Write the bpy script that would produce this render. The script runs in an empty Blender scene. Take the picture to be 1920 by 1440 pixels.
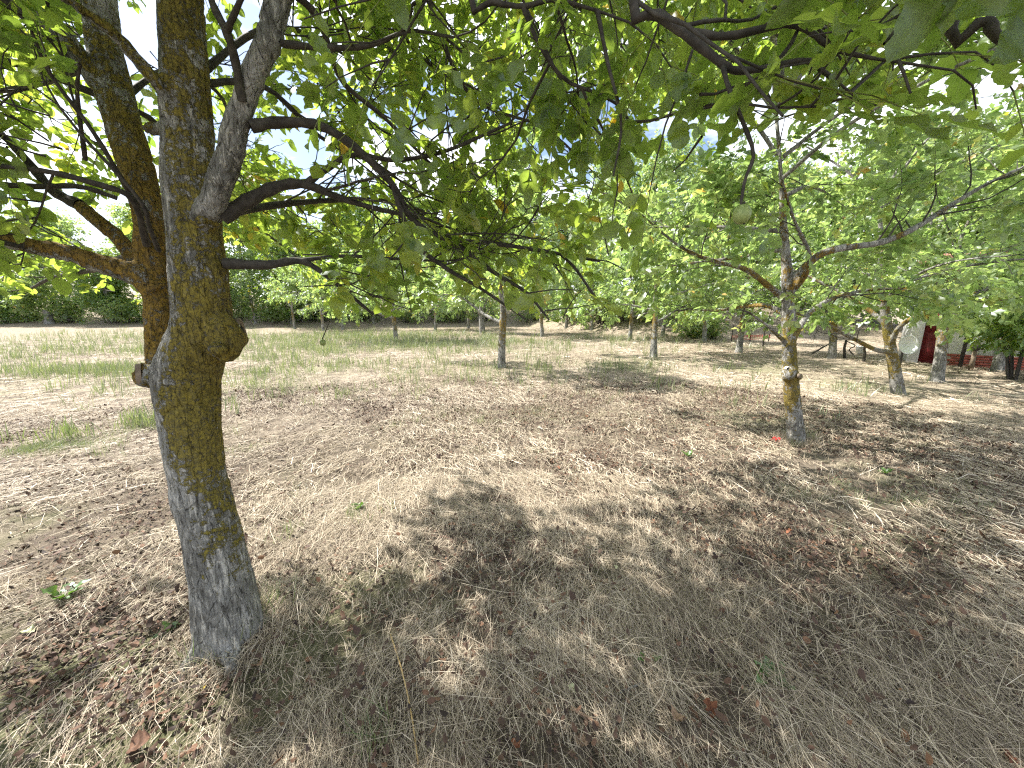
import bpy, math, random
import numpy as np
from mathutils import Vector, Matrix, Quaternion

# ---------------------------------------------------------------- camera, sky, sun, exposure
SC = bpy.context.scene
ROOT = SC.collection
CAM_H, PITCH, FPX = 1.6, math.radians(11.4), 693.0
cam_d = bpy.data.cameras.new('camera')
cam = bpy.data.objects.new('camera', cam_d); ROOT.objects.link(cam)
cam.location = (0, 0, CAM_H); cam.rotation_euler = (math.pi/2 - PITCH, 0, 0)
cam_d.sensor_width = 36; cam_d.lens = 36*FPX/1920; cam_d.clip_start = 0.03; cam_d.clip_end = 2000
SC.camera = cam

SUN_EL = math.radians(50); SUN_AZ = (-0.94, 0.34)
n_ = math.hypot(*SUN_AZ)
SUN_DIR = Vector((SUN_AZ[0]/n_*math.cos(SUN_EL), SUN_AZ[1]/n_*math.cos(SUN_EL), math.sin(SUN_EL)))
w = bpy.data.worlds.new('World'); SC.world = w; w.use_nodes = True
nt = w.node_tree; N = nt.nodes; N.clear()
out = N.new('ShaderNodeOutputWorld'); bg = N.new('ShaderNodeBackground'); bg.inputs[1].default_value = 0.082
sky = N.new('ShaderNodeTexSky'); sky.sky_type = 'NISHITA'; sky.sun_disc = False
sky.sun_elevation = SUN_EL; sky.sun_rotation = math.atan2(SUN_AZ[0], SUN_AZ[1])
sky.air_density = 1.0; sky.dust_density = 1.5
tc = N.new('ShaderNodeTexCoord')
mp = N.new('ShaderNodeMapping'); mp.inputs['Scale'].default_value = (1, 1, 2.2); mp.inputs['Location'].default_value = (.7, .3, .1)
nz = N.new('ShaderNodeTexNoise'); nz.inputs['Scale'].default_value = 2.6; nz.inputs['Detail'].default_value = 8; nz.inputs['Roughness'].default_value = .6
rp = N.new('ShaderNodeValToRGB'); rp.color_ramp.elements[0].position = .44; rp.color_ramp.elements[1].position = .58
mx = N.new('ShaderNodeMix'); mx.data_type = 'RGBA'; mx.inputs[7].default_value = (9.5, 9.8, 10.4, 1)
L = nt.links.new
L(tc.outputs['Generated'], mp.inputs[0]); L(mp.outputs[0], nz.inputs[0]); L(nz.outputs[0], rp.inputs[0])
L(rp.outputs[0], mx.inputs[0]); L(sky.outputs[0], mx.inputs[6]); L(mx.outputs[2], bg.inputs[0]); L(bg.outputs[0], out.inputs[0])

sun_d = bpy.data.lights.new('sun', 'SUN'); sun_d.energy = 5.0; sun_d.angle = math.radians(.8); sun_d.color = (1, .955, .89)
sun = bpy.data.objects.new('sun', sun_d); ROOT.objects.link(sun)
sun.rotation_euler = (-SUN_DIR).to_track_quat('-Z', 'Y').to_euler(); sun.location = (-10, -3, 20)
vs = SC.view_settings; vs.view_transform = 'Standard'; vs.look = 'None'; vs.exposure = 1.6; vs.gamma = 1; vs.use_curve_mapping = False
cy = SC.cycles; cy.use_denoising = False; cy.filter_width = 1.25; cy.max_bounces = 5; cy.diffuse_bounces = 3; cy.glossy_bounces = 2
cy.transmission_bounces = 4; cy.transparent_max_bounces = 4; cy.sample_clamp_indirect = 6
cy.use_adaptive_sampling = True; cy.adaptive_threshold = 0.02

# ---------------------------------------------------------------- helpers
rs = np.random.RandomState(7)
def norm(v): return v/np.maximum(np.linalg.norm(v, axis=-1, keepdims=True), 1e-9)
CP, SP = math.cos(PITCH), math.sin(PITCH)
def ray(px, py):
    cx, cyy = (px-960)/FPX, (720-py)/FPX
    return np.array([cx, CP+cyy*SP, cyy*CP-SP])
def P(px, py, Y):                       # photo pixel (1920 x 1440) at forward distance Y
    d = ray(px, py); return np.array([0, 0, CAM_H]) + d*(Y/d[1])
def project(p):                         # world -> photo pixels, camera depth
    q = p - np.array([0, 0, CAM_H])
    dz = q[..., 1]*CP - q[..., 2]*SP; uy = q[..., 1]*SP + q[..., 2]*CP
    dzs = np.where(dz > .02, dz, .02)
    return 960+FPX*q[..., 0]/dzs, 720-FPX*uy/dzs, dz
_tab = np.random.RandomState(3).rand(256, 256)
def vnoise(x, y):
    xi = np.floor(x).astype(int); yi = np.floor(y).astype(int); fx = x-xi; fy = y-yi
    fx = fx*fx*(3-2*fx); fy = fy*fy*(3-2*fy)
    a = _tab[xi & 255, yi & 255]; b = _tab[(xi+1) & 255, yi & 255]; c = _tab[xi & 255, (yi+1) & 255]; d = _tab[(xi+1) & 255, (yi+1) & 255]
    return (a*(1-fx)+b*fx)*(1-fy)+(c*(1-fx)+d*fx)*fy
def fbm(x, y, o=4):
    s = 0; a = .5
    for k in range(o): s = s+a*vnoise(x*2**k+17.3*k, y*2**k+9.1*k); a *= .5
    return s/(1-.5**o)
_tab3 = np.random.RandomState(5).rand(64, 64, 64)
def vnoise3(p):
    i = np.floor(p).astype(int); f = p-i; f = f*f*(3-2*f); r = 0
    for dx in (0, 1):
        for dy in (0, 1):
            for dz in (0, 1):
                wgt = np.where(dx, f[:, 0], 1-f[:, 0])*np.where(dy, f[:, 1], 1-f[:, 1])*np.where(dz, f[:, 2], 1-f[:, 2])
                r = r+wgt*_tab3[(i[:, 0]+dx) & 63, (i[:, 1]+dy) & 63, (i[:, 2]+dz) & 63]
    return r
def smooth(a, b, x):
    t = np.clip((x-a)/(b-a), 0, 1); return t*t*(3-2*t)
def terrain(x, y):
    x = np.asarray(x, float); y = np.asarray(y, float); r = np.hypot(x, y)
    z = (fbm(x*.35+5, y*.35+3, 3)-.5)*.10*smooth(.5, 6, r)
    z = z + (fbm(x*1.7+31, y*1.7+3, 3)-.5)*.07*np.exp(-r/9) + (fbm(x*5, y*5, 3)-.5)*.075*np.exp(-r/6)
    z = z + .05*np.exp(-((x+1.38)**2+(y-1.62)**2)/.10)
    edge = np.where(x > 0, 34-15*smooth(0, 9, x), 34.0) + 3*(fbm(x*.12, y*.12, 2)-.5)
    z = z + 3.2*smooth(0, 16, y-edge)*smooth(-2, 22, 24-x+.4*y) + 5*smooth(40, 160, y)
    return z
def G(px, py):                          # where the photo pixel's ray meets the ground
    d = ray(px, py); d = d/d[1]; Ys = np.geomspace(.4, 60, 1200); q = np.array([0, 0, CAM_H])+Ys[:, None]*d
    below = q[:, 2] < terrain(q[:, 0], q[:, 1]); i = int(np.argmax(below)) if below.any() else int(np.argmin(np.abs(Ys-33)))
    lo, hi_ = Ys[max(i-1, 0)], Ys[i]
    for _ in range(14):
        m = .5*(lo+hi_); p = np.array([0, 0, CAM_H])+m*d
        if p[2] < float(terrain(p[0], p[1])): hi_ = m
        else: lo = m
    p = np.array([0, 0, CAM_H])+hi_*d; p[2] = float(terrain(p[0], p[1])); return p
def mesh_np(name, V, F, mat=None, tint=None, uv=None, attrs=None, smooth_=True):
    me = bpy.data.meshes.new(name); V = np.asarray(V, np.float32); F = np.asarray(F, np.int32)
    k = F.shape[1]
    me.vertices.add(len(V)); me.vertices.foreach_set('co', V.ravel())
    me.loops.add(F.size); me.loops.foreach_set('vertex_index', F.ravel())
    me.polygons.add(len(F)); me.polygons.foreach_set('loop_start', np.arange(0, F.size, k, dtype=np.int32))
    me.polygons.foreach_set('loop_total', np.full(len(F), k, np.int32))
    if smooth_: me.polygons.foreach_set('use_smooth', np.ones(len(F), bool))
    if uv is not None:
        l = me.uv_layers.new(name='UVMap'); l.data.foreach_set('uv', np.asarray(uv, np.float32)[F.ravel()].ravel())
    at = dict(attrs or {})
    if tint is not None: at['tint'] = tint
    for n, a in at.items():
        me.attributes.new(n, 'FLOAT', 'POINT').data.foreach_set('value', np.asarray(a, np.float32))
    me.update(calc_edges=True)
    if mat: me.materials.append(mat)
    return me
def obj(name, me, parent=None, **props):
    o = bpy.data.objects.new(name, me); ROOT.objects.link(o)
    if parent is not None: o.parent = parent
    for k, v in props.items(): o[k] = v
    return o
def empty(name, loc, label, cat, group=None):
    o = bpy.data.objects.new(name, None); ROOT.objects.link(o); o.location = loc; o.empty_display_size = .2
    o['label'] = label; o['category'] = cat
    if group: o['group'] = group
    return o
class MB:
    def __init__(s): s.V = []; s.F = []; s.n = 0; s.A = []
    def add(s, V, F, a=0.0):
        s.V.append(np.asarray(V, float)); s.F.append(np.asarray(F, int)+s.n); s.n += len(V); s.A.append(np.full(len(V), a) if np.isscalar(a) else a)
    def box(s, lo, hi, a=0.):
        x0, y0, z0 = lo; x1, y1, z1 = hi
        V = [(x0,y0,z0),(x1,y0,z0),(x1,y1,z0),(x0,y1,z0),(x0,y0,z1),(x1,y0,z1),(x1,y1,z1),(x0,y1,z1)]
        s.add(V, [(0,3,2,1),(4,5,6,7),(0,1,5,4),(1,2,6,5),(2,3,7,6),(3,0,4,7)], a)
    def mesh(s, name, mat, **k):
        return mesh_np(name, np.concatenate(s.V), np.concatenate(s.F), mat, tint=np.concatenate(s.A), **k)
def catmull(pts, n):
    p = np.asarray(pts, float); p = np.vstack([2*p[0]-p[1], p, 2*p[-1]-p[-2]]); o = []
    m = len(p)-3; ts = np.linspace(0, m, n)
    for t in ts:
        i = min(int(t), m-1); f = t-i; a, b, c, d = p[i:i+4]
        o.append(.5*((2*b)+(c-a)*f+(2*a-5*b+4*c-d)*f*f+(3*b-a-3*c+d)*f**3))
    return np.array(o)
def tube(pts, rad, sides=6, cap=True):
    pts = np.asarray(pts, float); n = len(pts); rad = np.broadcast_to(np.asarray(rad, float), (n,))
    T = norm(np.gradient(pts, axis=0)); ref = np.array([.3, .1, 1.]) if abs(T[0][2]) < .8 else np.array([1., .2, .1])
    U = norm(np.cross(T, ref)); 
    for i in range(1, n):
        u = U[i-1]-T[i]*np.dot(U[i-1], T[i]); U[i] = u/max(np.linalg.norm(u), 1e-9)
    W = np.cross(T, U); a = np.linspace(0, 2*np.pi, sides, endpoint=False)
    V = pts[:, None]+rad[:, None, None]*(np.cos(a)[None, :, None]*U[:, None]+np.sin(a)[None, :, None]*W[:, None])
    V = V.reshape(-1, 3); i = np.arange(n-1)[:, None]*sides; j = np.arange(sides)[None]; j2 = (j+1) % sides
    F = np.stack([i+j, i+j2, i+sides+j2, i+sides+j], -1).reshape(-1, 4)
    if cap:
        V = np.vstack([V, pts[0], pts[-1]]); c0, c1 = len(V)-2, len(V)-1; j = np.arange(sides); j2 = (j+1) % sides; e = (n-1)*sides
        F = np.vstack([F, np.stack([np.full(sides, c0), j2, j, j], -1), np.stack([np.full(sides, c1), e+j, e+j2, e+j2], -1)])
    return V, F
def tube_mesh(name, pts, rad, mat, sides=8, **at):
    V, F = tube(pts, rad, sides, cap=False)
    a = {k: np.full(len(V), v) for k, v in at.items()}
    return mesh_np(name, V, F, mat, attrs=a)

# ---------------------------------------------------------------- materials
def mat(name):
    m = bpy.data.materials.new(name); m.use_nodes = True; m.node_tree.nodes.clear(); return m, m.node_tree
class NB:
    def __init__(s, nt): s.nt = nt
    def n(s, t, **k):
        x = s.nt.nodes.new(t)
        for a, b in k.items(): setattr(x, a, b)
        return x
    def l(s, a, b): s.nt.links.new(a, b)
    def val(s, sock, v):
        if hasattr(v, 'is_output') or isinstance(v, bpy.types.NodeSocket): s.l(v, sock)
        else: sock.default_value = v
    def attr(s, name): x = s.n('ShaderNodeAttribute'); x.attribute_name = name; return x.outputs['Fac']
    def noise(s, vec, scale, detail=4, rough=.55, dist=0):
        x = s.n('ShaderNodeTexNoise'); x.inputs['Scale'].default_value = scale; x.inputs['Detail'].default_value = detail
        x.inputs['Roughness'].default_value = rough; x.inputs['Distortion'].default_value = dist
        if vec is not None: s.l(vec, x.inputs[0])
        return x.outputs[0]
    def mapping(s, vec, scale=(1,1,1), loc=(0,0,0), rot=(0,0,0)):
        x = s.n('ShaderNodeMapping'); x.inputs['Scale'].default_value = scale; x.inputs['Location'].default_value = loc; x.inputs['Rotation'].default_value = rot
        s.l(vec, x.inputs[0]); return x.outputs[0]
    def ramp(s, fac, stops, interp='LINEAR'):
        x = s.n('ShaderNodeValToRGB'); r = x.color_ramp; r.interpolation = interp
        while len(r.elements) < len(stops): r.elements.new(.5)
        for e, (p, c) in zip(r.elements, stops):
            e.position = p; e.color = (c, c, c, 1) if np.isscalar(c) else (*c, 1)
        s.l(fac, x.inputs[0]); return x.outputs[0]
    def mix(s, f, a, b, blend='MIX'):
        x = s.n('ShaderNodeMix'); x.data_type = 'RGBA'; x.blend_type = blend
        s.val(x.inputs[0], f)
        for k, v in ((6, a), (7, b)):
            s.val(x.inputs[k], (*v, 1) if isinstance(v, tuple) and len(v) == 3 else v)
        return x.outputs[2]
    def math(s, op, a, b=0.0, c=0.0, clamp=False):
        x = s.n('ShaderNodeMath', operation=op); x.use_clamp = clamp
        s.val(x.inputs[0], a); s.val(x.inputs[1], b); s.val(x.inputs[2], c); return x.outputs[0]
    def bump(s, h, strength=.5, dist=.01):
        x = s.n('ShaderNodeBump'); x.inputs['Strength'].default_value = strength; x.inputs['Distance'].default_value = dist
        s.l(h, x.inputs['Height']); return x.outputs[0]
    def principled(s, col, rough=.8, normal=None, spec=.3):
        b = s.n('ShaderNodeBsdfPrincipled'); o = s.n('ShaderNodeOutputMaterial')
        s.val(b.inputs['Base Color'], (*col, 1) if isinstance(col, tuple) else col); s.val(b.inputs['Roughness'], rough)
        b.inputs['Specular IOR Level'].default_value = spec
        if normal is not None: s.l(normal, b.inputs['Normal'])
        s.l(b.outputs[0], o.inputs[0]); return b
def leaf_material(name, stops, tstops, veins=False, trans=.58, gloss=.05):
    m, nt = mat(name); b = NB(nt); t = b.attr('tint')
    col = b.ramp(t, stops); tcol = b.ramp(t, tstops); nrm = None
    if veins:
        uv = b.n('ShaderNodeUVMap'); sep = b.n('ShaderNodeSeparateXYZ'); b.l(uv.outputs[0], sep.inputs[0])
        ax = b.math('ABSOLUTE', sep.outputs[0]); v = sep.outputs[1]
        mid = b.math('LESS_THAN', ax, .035)
        ph = b.math('FRACT', b.math('MULTIPLY', b.math('SUBTRACT', v, b.math('MULTIPLY', ax, .32)), 9.0))
        side = b.math('LESS_THAN', b.math('ABSOLUTE', b.math('SUBTRACT', ph, .5)), .055)
        vein = b.math('MAXIMUM', mid, b.math('MULTIPLY', side, .75))
        geo = b.n('ShaderNodeTexCoord'); spots = b.noise(geo.outputs['Object'], 38, 3)
        col = b.mix(b.math('MULTIPLY', vein, .45), col, (.19, .25, .07))
        tcol = b.mix(b.math('MULTIPLY', vein, .40), tcol, (.34, .42, .10))
        sp = b.ramp(spots, [(.70, 0.), (.74, .7)])
        col = b.mix(sp, col, (.09, .06, .02)); tcol = b.mix(sp, tcol, (.08, .05, .01))
        nrm = b.bump(ph, .25, .002)
    d = b.n('ShaderNodeBsdfDiffuse'); tr = b.n('ShaderNodeBsdfTranslucent'); g = b.n('ShaderNodeBsdfGlossy')
    g.inputs['Roughness'].default_value = .42; g.inputs[0].default_value = (.8, .85, .9, 1)
    b.l(col, d.inputs[0]); b.l(tcol, tr.inputs[0])
    if nrm is not None: b.l(nrm, d.inputs['Normal']); b.l(nrm, g.inputs['Normal'])
    m1 = b.n('ShaderNodeMixShader'); m1.inputs[0].default_value = trans; b.l(d.outputs[0], m1.inputs[1]); b.l(tr.outputs[0], m1.inputs[2])
    m2 = b.n('ShaderNodeMixShader'); m2.inputs[0].default_value = gloss; b.l(m1.outputs[0], m2.inputs[1]); b.l(g.outputs[0], m2.inputs[2])
    o = b.n('ShaderNodeOutputMaterial'); b.l(m2.outputs[0], o.inputs[0]); return m
GREEN = [(0, (.048, .080, .014)), (.45, (.082, .125, .020)), (.8, (.115, .16, .024)), (.93, (.18, .20, .024)), (1, (.36, .25, .03))]
TGREEN = [(0, (.27, .42, .045)), (.45, (.38, .53, .06)), (.8, (.49, .60, .07)), (.93, (.62, .60, .07)), (1, (.62, .42, .03))]
M_leaf = leaf_material('walnut_leaf', GREEN, TGREEN, veins=True)
M_leaf_far = leaf_material('walnut_leaf_far', [(p, (q[0]*1.25+.012, q[1]*1.2+.012, q[2]*1.3+.018)) for p, q in GREEN], [(p, (q[0], q[1], q[2]*2+.02)) for p, q in TGREEN], gloss=.055)  # distance haze put into the leaf colour: paler, less saturated than near
DARKG = [(0, (.025, .055, .014)), (.5, (.045, .085, .022)), (.9, (.07, .11, .025)), (1, (.12, .14, .03))]
TDARK = [(0, (.08, .16, .018)), (.5, (.13, .24, .02)), (1, (.25, .33, .03))]
M_leaf_dark = leaf_material('dark_leaf', [(p, tuple(c*1.9 for c in q)) for p, q in DARKG], TGREEN, trans=.4, gloss=.055)
PALEG = [(0, (.08, .12, .03)), (.5, (.12, .16, .04)), (1, (.20, .22, .05))]
M_leaf_pale = leaf_material('pale_leaf', [(p, tuple(c*1.2 for c in q)) for p, q in PALEG], [(p, (q[0], q[1], q[2]*2+.04)) for p, q in TGREEN], gloss=.06)

def bark_material(name, scale=1.0):
    m, nt = mat(name); b = NB(nt); tcn = b.n('ShaderNodeTexCoord'); v = tcn.outputs['Object']
    big = b.noise(v, 6*scale, 4); fine = b.noise(v, 60*scale, 5, .65)
    st = b.noise(b.mapping(v, (1, 1, .16)), 75*scale, 4, .6, .4)
    ring = b.noise(b.mapping(v, (.25, .25, 1)), 42*scale, 3, .6)
    col = b.ramp(big, [(.3, (.11, .106, .095)), (.5, (.22, .216, .20)), (.72, (.40, .395, .38))])
    col = b.mix(b.ramp(fine, [(.35, .55), (.6, 0.)]), col, (.085, .08, .068))
    col = b.mix(b.ramp(st, [(.55, 0.), (.62, .7)]), col, (.47, .45, .40))
    col = b.mix(b.ramp(st, [(.33, .9), (.44, 0.)]), col, (.035, .032, .028))
    col = b.mix(b.ramp(ring, [(.60, 0.), (.70, .35)]), col, (.10, .095, .085))
    vo = b.n('ShaderNodeTexVoronoi', feature='DISTANCE_TO_EDGE'); vo.inputs['Scale'].default_value = 42*scale; b.l(b.mapping(v, (1, 1, .22), loc=(2, 5, 1)), vo.inputs[0])
    net = b.ramp(vo.outputs[0], [(.0, 1.), (.05, 0.)])
    col = b.mix(b.math('MULTIPLY', net, b.ramp(big, [(.42, .15), (.6, .75)])), col, (.52, .49, .43))
    vd = b.n('ShaderNodeTexVoronoi', feature='DISTANCE_TO_EDGE'); vd.inputs['Scale'].default_value = 20*scale; b.l(b.mapping(v, (1, 1, .3), loc=(7, 1, 3)), vd.inputs[0])
    dn_ = b.math('MULTIPLY', b.ramp(vd.outputs[0], [(.0, 1.), (.03, 0.)]), b.ramp(fine, [(.45, 0.), (.6, 1.)]))
    col = b.mix(b.math('MULTIPLY', dn_, .85), col, (.025, .022, .02))
    lic = b.attr('lichen'); org = b.attr('orange')
    n1 = b.noise(b.mapping(v, loc=(3, 1, 7)), 17*scale, 6, .68, .3)
    n2 = b.noise(b.mapping(v, loc=(9, 4, 2)), 48*scale, 4, .7)
    n3 = b.noise(b.mapping(v, loc=(1, 8, 5)), 130*scale, 3, .7)
    ln = b.math('ADD', b.math('MULTIPLY', n1, .50), b.math('ADD', b.math('MULTIPLY', n2, .32), b.math('MULTIPLY', n3, .18)))
    k = b.math('SUBTRACT', ln, b.math('SUBTRACT', .70, b.math('MULTIPLY', lic, .34)))
    lm = b.ramp(k, [(.0, 0.), (.045, 1.)])
    lc = b.mix(b.ramp(n2, [(.35, 0.), (.65, 1.)]), (.085, .072, .014), (.24, .195, .028))
    lo = b.mix(b.ramp(n2, [(.35, 0.), (.65, 1.)]), (.12, .068, .012), (.27, .155, .018))
    lcol = b.mix(org, lc, lo)
    lcol = b.mix(b.ramp(b.noise(v, 110*scale, 3, .7), [(.38, .8), (.47, 0.)]), lcol, (.035, .032, .022))
    col = b.mix(b.math('MULTIPLY', lm, .92), col, lcol)
    h = b.math('ADD', b.math('MULTIPLY', st, .6), b.math('ADD', b.math('MULTIPLY', fine, .4), b.math('SUBTRACT', b.math('MULTIPLY', lm, .35), b.math('ADD', b.math('MULTIPLY', dn_, .6), b.math('MULTIPLY', net, .3)))))
    b.principled(col, .88, b.bump(h, 1.0, .012/scale), .2); return m
M_bark = bark_material('walnut_bark', 1.0)
M_bark_far = bark_material('walnut_bark_far', .8)
def plain(name, c1, c2, scale=8, rough=.8, bump=.3, spec=.3):
    m, nt = mat(name); b = NB(nt); v = b.n('ShaderNodeTexCoord').outputs['Object']; n = b.noise(v, scale, 6, .6)
    b.principled(b.ramp(n, [(.3, c1), (.7, c2)]), rough, b.bump(n, bump, .01), spec); return m
M_twig = plain('twig_bark', (.022, .019, .016), (.075, .066, .055), 40)
M_cut = plain('cut_wood', (.11, .08, .055), (.24, .19, .14), 30)
M_scar = plain('pale_scar_rim', (.42, .38, .31), (.62, .58, .5), 60)
M_hole = plain('dark_hollow', (.012, .01, .008), (.03, .025, .02), 60)
M_stalk = plain('leaf_stalk', (.16, .19, .06), (.22, .25, .08), 20)
def straw_material():
    m, nt = mat('dry_straw'); b = NB(nt); t = b.attr('tint')
    oi = b.n('ShaderNodeObjectInfo')
    f = b.math('ADD', b.math('MULTIPLY', t, .86), b.math('MULTIPLY', oi.outputs['Random'], .14))
    c = b.ramp(f, [(0, (.045, .035, .027)), (.22, (.13, .098, .068)), (.5, (.33, .268, .188)), (.8, (.60, .512, .385)), (1, (.76, .685, .57))])
    b.principled(c, .62, None, .35); return m
M_straw = straw_material()
def simple_tint(name, stops, rough=.7, trans=0.0, tstops=None):
    if trans: return leaf_material(name, stops, tstops or stops, trans=trans)
    m, nt = mat(name); b = NB(nt); b.principled(b.ramp(b.attr('tint'), stops), rough, None, .3); return m
M_grass = simple_tint('green_grass', [(0, (.09, .12, .05)), (.5, (.18, .205, .10)), (1, (.34, .34, .19))], trans=.3, tstops=[(0, (.15, .24, .05)), (1, (.33, .38, .12))])
M_weed = simple_tint('weed_leaf', [(0, (.06, .12, .03)), (1, (.12, .19, .05))], trans=.3, tstops=[(0, (.1, .22, .02)), (1, (.2, .34, .04))])
M_dead = simple_tint('dry_leaf', [(0, (.030, .020, .016)), (.4, (.085, .050, .034)), (.8, (.19, .10, .055)), (1, (.32, .21, .13))], rough=.75)
M_rust = plain('rust_leaf', (.11, .040, .022), (.24, .095, .045), 60)
M_brown = plain('brown_leaf', (.06, .032, .022), (.16, .085, .05), 60)
M_tan = plain('tan_leaf', (.16, .10, .065), (.32, .215, .14), 60)
M_palegreen = plain('pale_green_leaf', (.38, .40, .22), (.56, .57, .36), 30)
M_yellow = plain('yellow_leaf', (.65, .45, .02), (.8, .6, .04), 30)
M_red = plain('red_plastic', (.55, .03, .03), (.68, .05, .05), 20, .4)

def ground_material():
    m, nt = mat('dry_meadow_ground'); b = NB(nt); v = b.n('ShaderNodeTexCoord').outputs['Object']
    a = b.noise(v, .55, 5, .6); d = b.noise(b.mapping(v, (1, .35, 1)), 26, 6, .7, .6); e = b.noise(v, 140, 3, .7); g = b.noise(b.mapping(v, loc=(40, 3, 0)), .33, 4, .6)
    patch = b.noise(v, 3.2, 5, .65)
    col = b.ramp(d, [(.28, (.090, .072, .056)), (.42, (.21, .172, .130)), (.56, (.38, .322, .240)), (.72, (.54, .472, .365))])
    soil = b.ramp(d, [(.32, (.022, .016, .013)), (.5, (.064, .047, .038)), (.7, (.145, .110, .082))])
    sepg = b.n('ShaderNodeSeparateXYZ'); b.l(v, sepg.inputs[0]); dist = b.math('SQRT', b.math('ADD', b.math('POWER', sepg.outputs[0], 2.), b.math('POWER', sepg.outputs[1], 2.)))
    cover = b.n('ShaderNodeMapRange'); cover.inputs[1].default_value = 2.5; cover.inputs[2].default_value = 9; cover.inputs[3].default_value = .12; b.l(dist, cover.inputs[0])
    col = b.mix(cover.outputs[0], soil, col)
    col = b.mix(b.ramp(patch, [(.40, .55), (.54, 0.)]), col, (.085, .068, .050))
    col = b.mix(b.ramp(e, [(.36, .6), (.5, 0.)]), col, (.06, .045, .034))
    col = b.mix(b.ramp(b.math('ADD', b.math('MULTIPLY', g, .7), b.math('MULTIPLY', patch, .3)), [(.53, 0.), (.64, .4)]), col, (.15, .18, .07))
    col = b.mix(b.ramp(a, [(.35, .2), (.6, 0.)]), col, (.22, .18, .12))
    b.principled(col, .92, b.bump(b.math('ADD', d, b.math('MULTIPLY', e, .5)), .8, .03), .15); return m
M_ground = ground_material()

# ---------------------------------------------------------------- ground
u = np.linspace(-1, 1, 301); gx = np.sinh(u*6.6)/math.sinh(6.6)*420
v_ = np.linspace(0, 1, 301); gy = -4+np.sinh(v_*5.6)/math.sinh(5.6)*460
gy = np.concatenate([[-400, -120, -40, -15, -8], gy])
X, Y = np.meshgrid(gx, gy); Z = terrain(X, Y)
nx, ny = len(gx), len(gy); ii = np.arange(ny-1)[:, None]*nx+np.arange(nx-1)[None]
F = np.stack([ii, ii+1, ii+nx+1, ii+nx], -1).reshape(-1, 4)
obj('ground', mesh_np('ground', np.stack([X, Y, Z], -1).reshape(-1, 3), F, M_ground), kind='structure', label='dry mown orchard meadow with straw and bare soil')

# ---------------------------------------------------------------- leaf shapes
def leaf_shape(n, seed, eaten=0.0):
    r = np.random.RandomState(seed); t = np.linspace(0, 1, n+1)
    wd = .30*np.sin(np.pi*np.clip(t, 0, 1)**.85)**.8*(1+.12*(t-.5)); wd[0] = wd[-1] = 0
    curl = r.uniform(.05, .28); fold = r.uniform(.05, .35); tw = r.uniform(-.25, .25); wav = r.uniform(0, .05)
    mid = np.stack([.03*np.sin(3*t+r.rand()*6), t, -curl*t*t+.02*np.sin(9*t+r.rand()*6)], -1)
    sides = []
    for s in (-1, 1):
        k = wd*(1+.10*r.randn(n+1))
        if eaten > 0:
            nb = r.rand(n+1) < eaten; k = np.where(nb, k*r.uniform(.3, .75, n+1), k)
        sd = mid+np.stack([s*k*math.cos(fold), r.uniform(.0, .05, n+1), k*(math.sin(fold)+tw*s)+wav*np.sin(14*t+r.rand()*6)], -1)
        sides.append((sd[1:-1], s*k[1:-1]))
    V = np.vstack([mid, sides[0][0], sides[1][0]])
    uv = np.vstack([np.stack([0*t, t], -1), np.stack([np.sign(sides[0][1])*np.ones(n-1), t[1:-1]], -1), np.stack([np.sign(sides[1][1])*np.ones(n-1), t[1:-1]], -1)])
    F = []
    for q, off in ((0, n+1), (1, n+1+n-1)):
        m = lambda k: k
        e = lambda k: off+k-1
        T = [(m(0), e(1), m(1))]
        for k in range(1, n-1): T += [(m(k), e(k), e(k+1)), (m(k), e(k+1), m(k+1))]
        T += [(m(n-1), e(n-1), m(n))]
        F += T if q else [(a, c, b_) for a, b_, c in T]
    return V, np.array(F), uv
def leaf_bank(n, K, eaten):
    sh = [leaf_shape(n, 100*n+k, eaten*min(1, k % 3)) for k in range(K)]
    return np.array([s[0] for s in sh]), sh[0][1], np.array([s[2] for s in sh])
BANK_NEAR = leaf_bank(12, 14, .34)
BANK_MID = leaf_bank(4, 10, .2)
BANK_FAR = leaf_bank(2, 6, 0)
def merge_leaves(name, bank, lv, material, uv=True):
    V0, F0, U0 = bank; n = len(lv['p']); nv = V0.shape[1]; k = lv['k'] % len(V0)
    sh = V0[k]*lv['len'][:, None, None]
    V = lv['p'][:, None]+sh[..., 0:1]*lv['S'][:, None]+sh[..., 1:2]*lv['D'][:, None]+sh[..., 2:3]*lv['N'][:, None]
    F = (np.arange(n)[:, None, None]*nv+F0[None]).reshape(-1, 3)
    return mesh_np(name, V.reshape(-1, 3), F, material, tint=np.repeat(lv['tint'], nv), uv=U0[k].reshape(-1, 2) if uv else None)
NEAR_MESH = []
for k in range(14):
    for tv in range(3):
        V, F, U = BANK_NEAR[0][k], BANK_NEAR[1], BANK_NEAR[2][k]
        NEAR_MESH.append((k, tv, mesh_np('leaf', V, F, M_leaf, tint=np.full(len(V), [.12, .38, .66][tv]), uv=U)))
YELLOW_LEAF = mesh_np('leaf', BANK_NEAR[0][3], BANK_NEAR[1], M_leaf, tint=np.full(BANK_NEAR[0].shape[1], 1.0), uv=BANK_NEAR[2][3])

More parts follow.
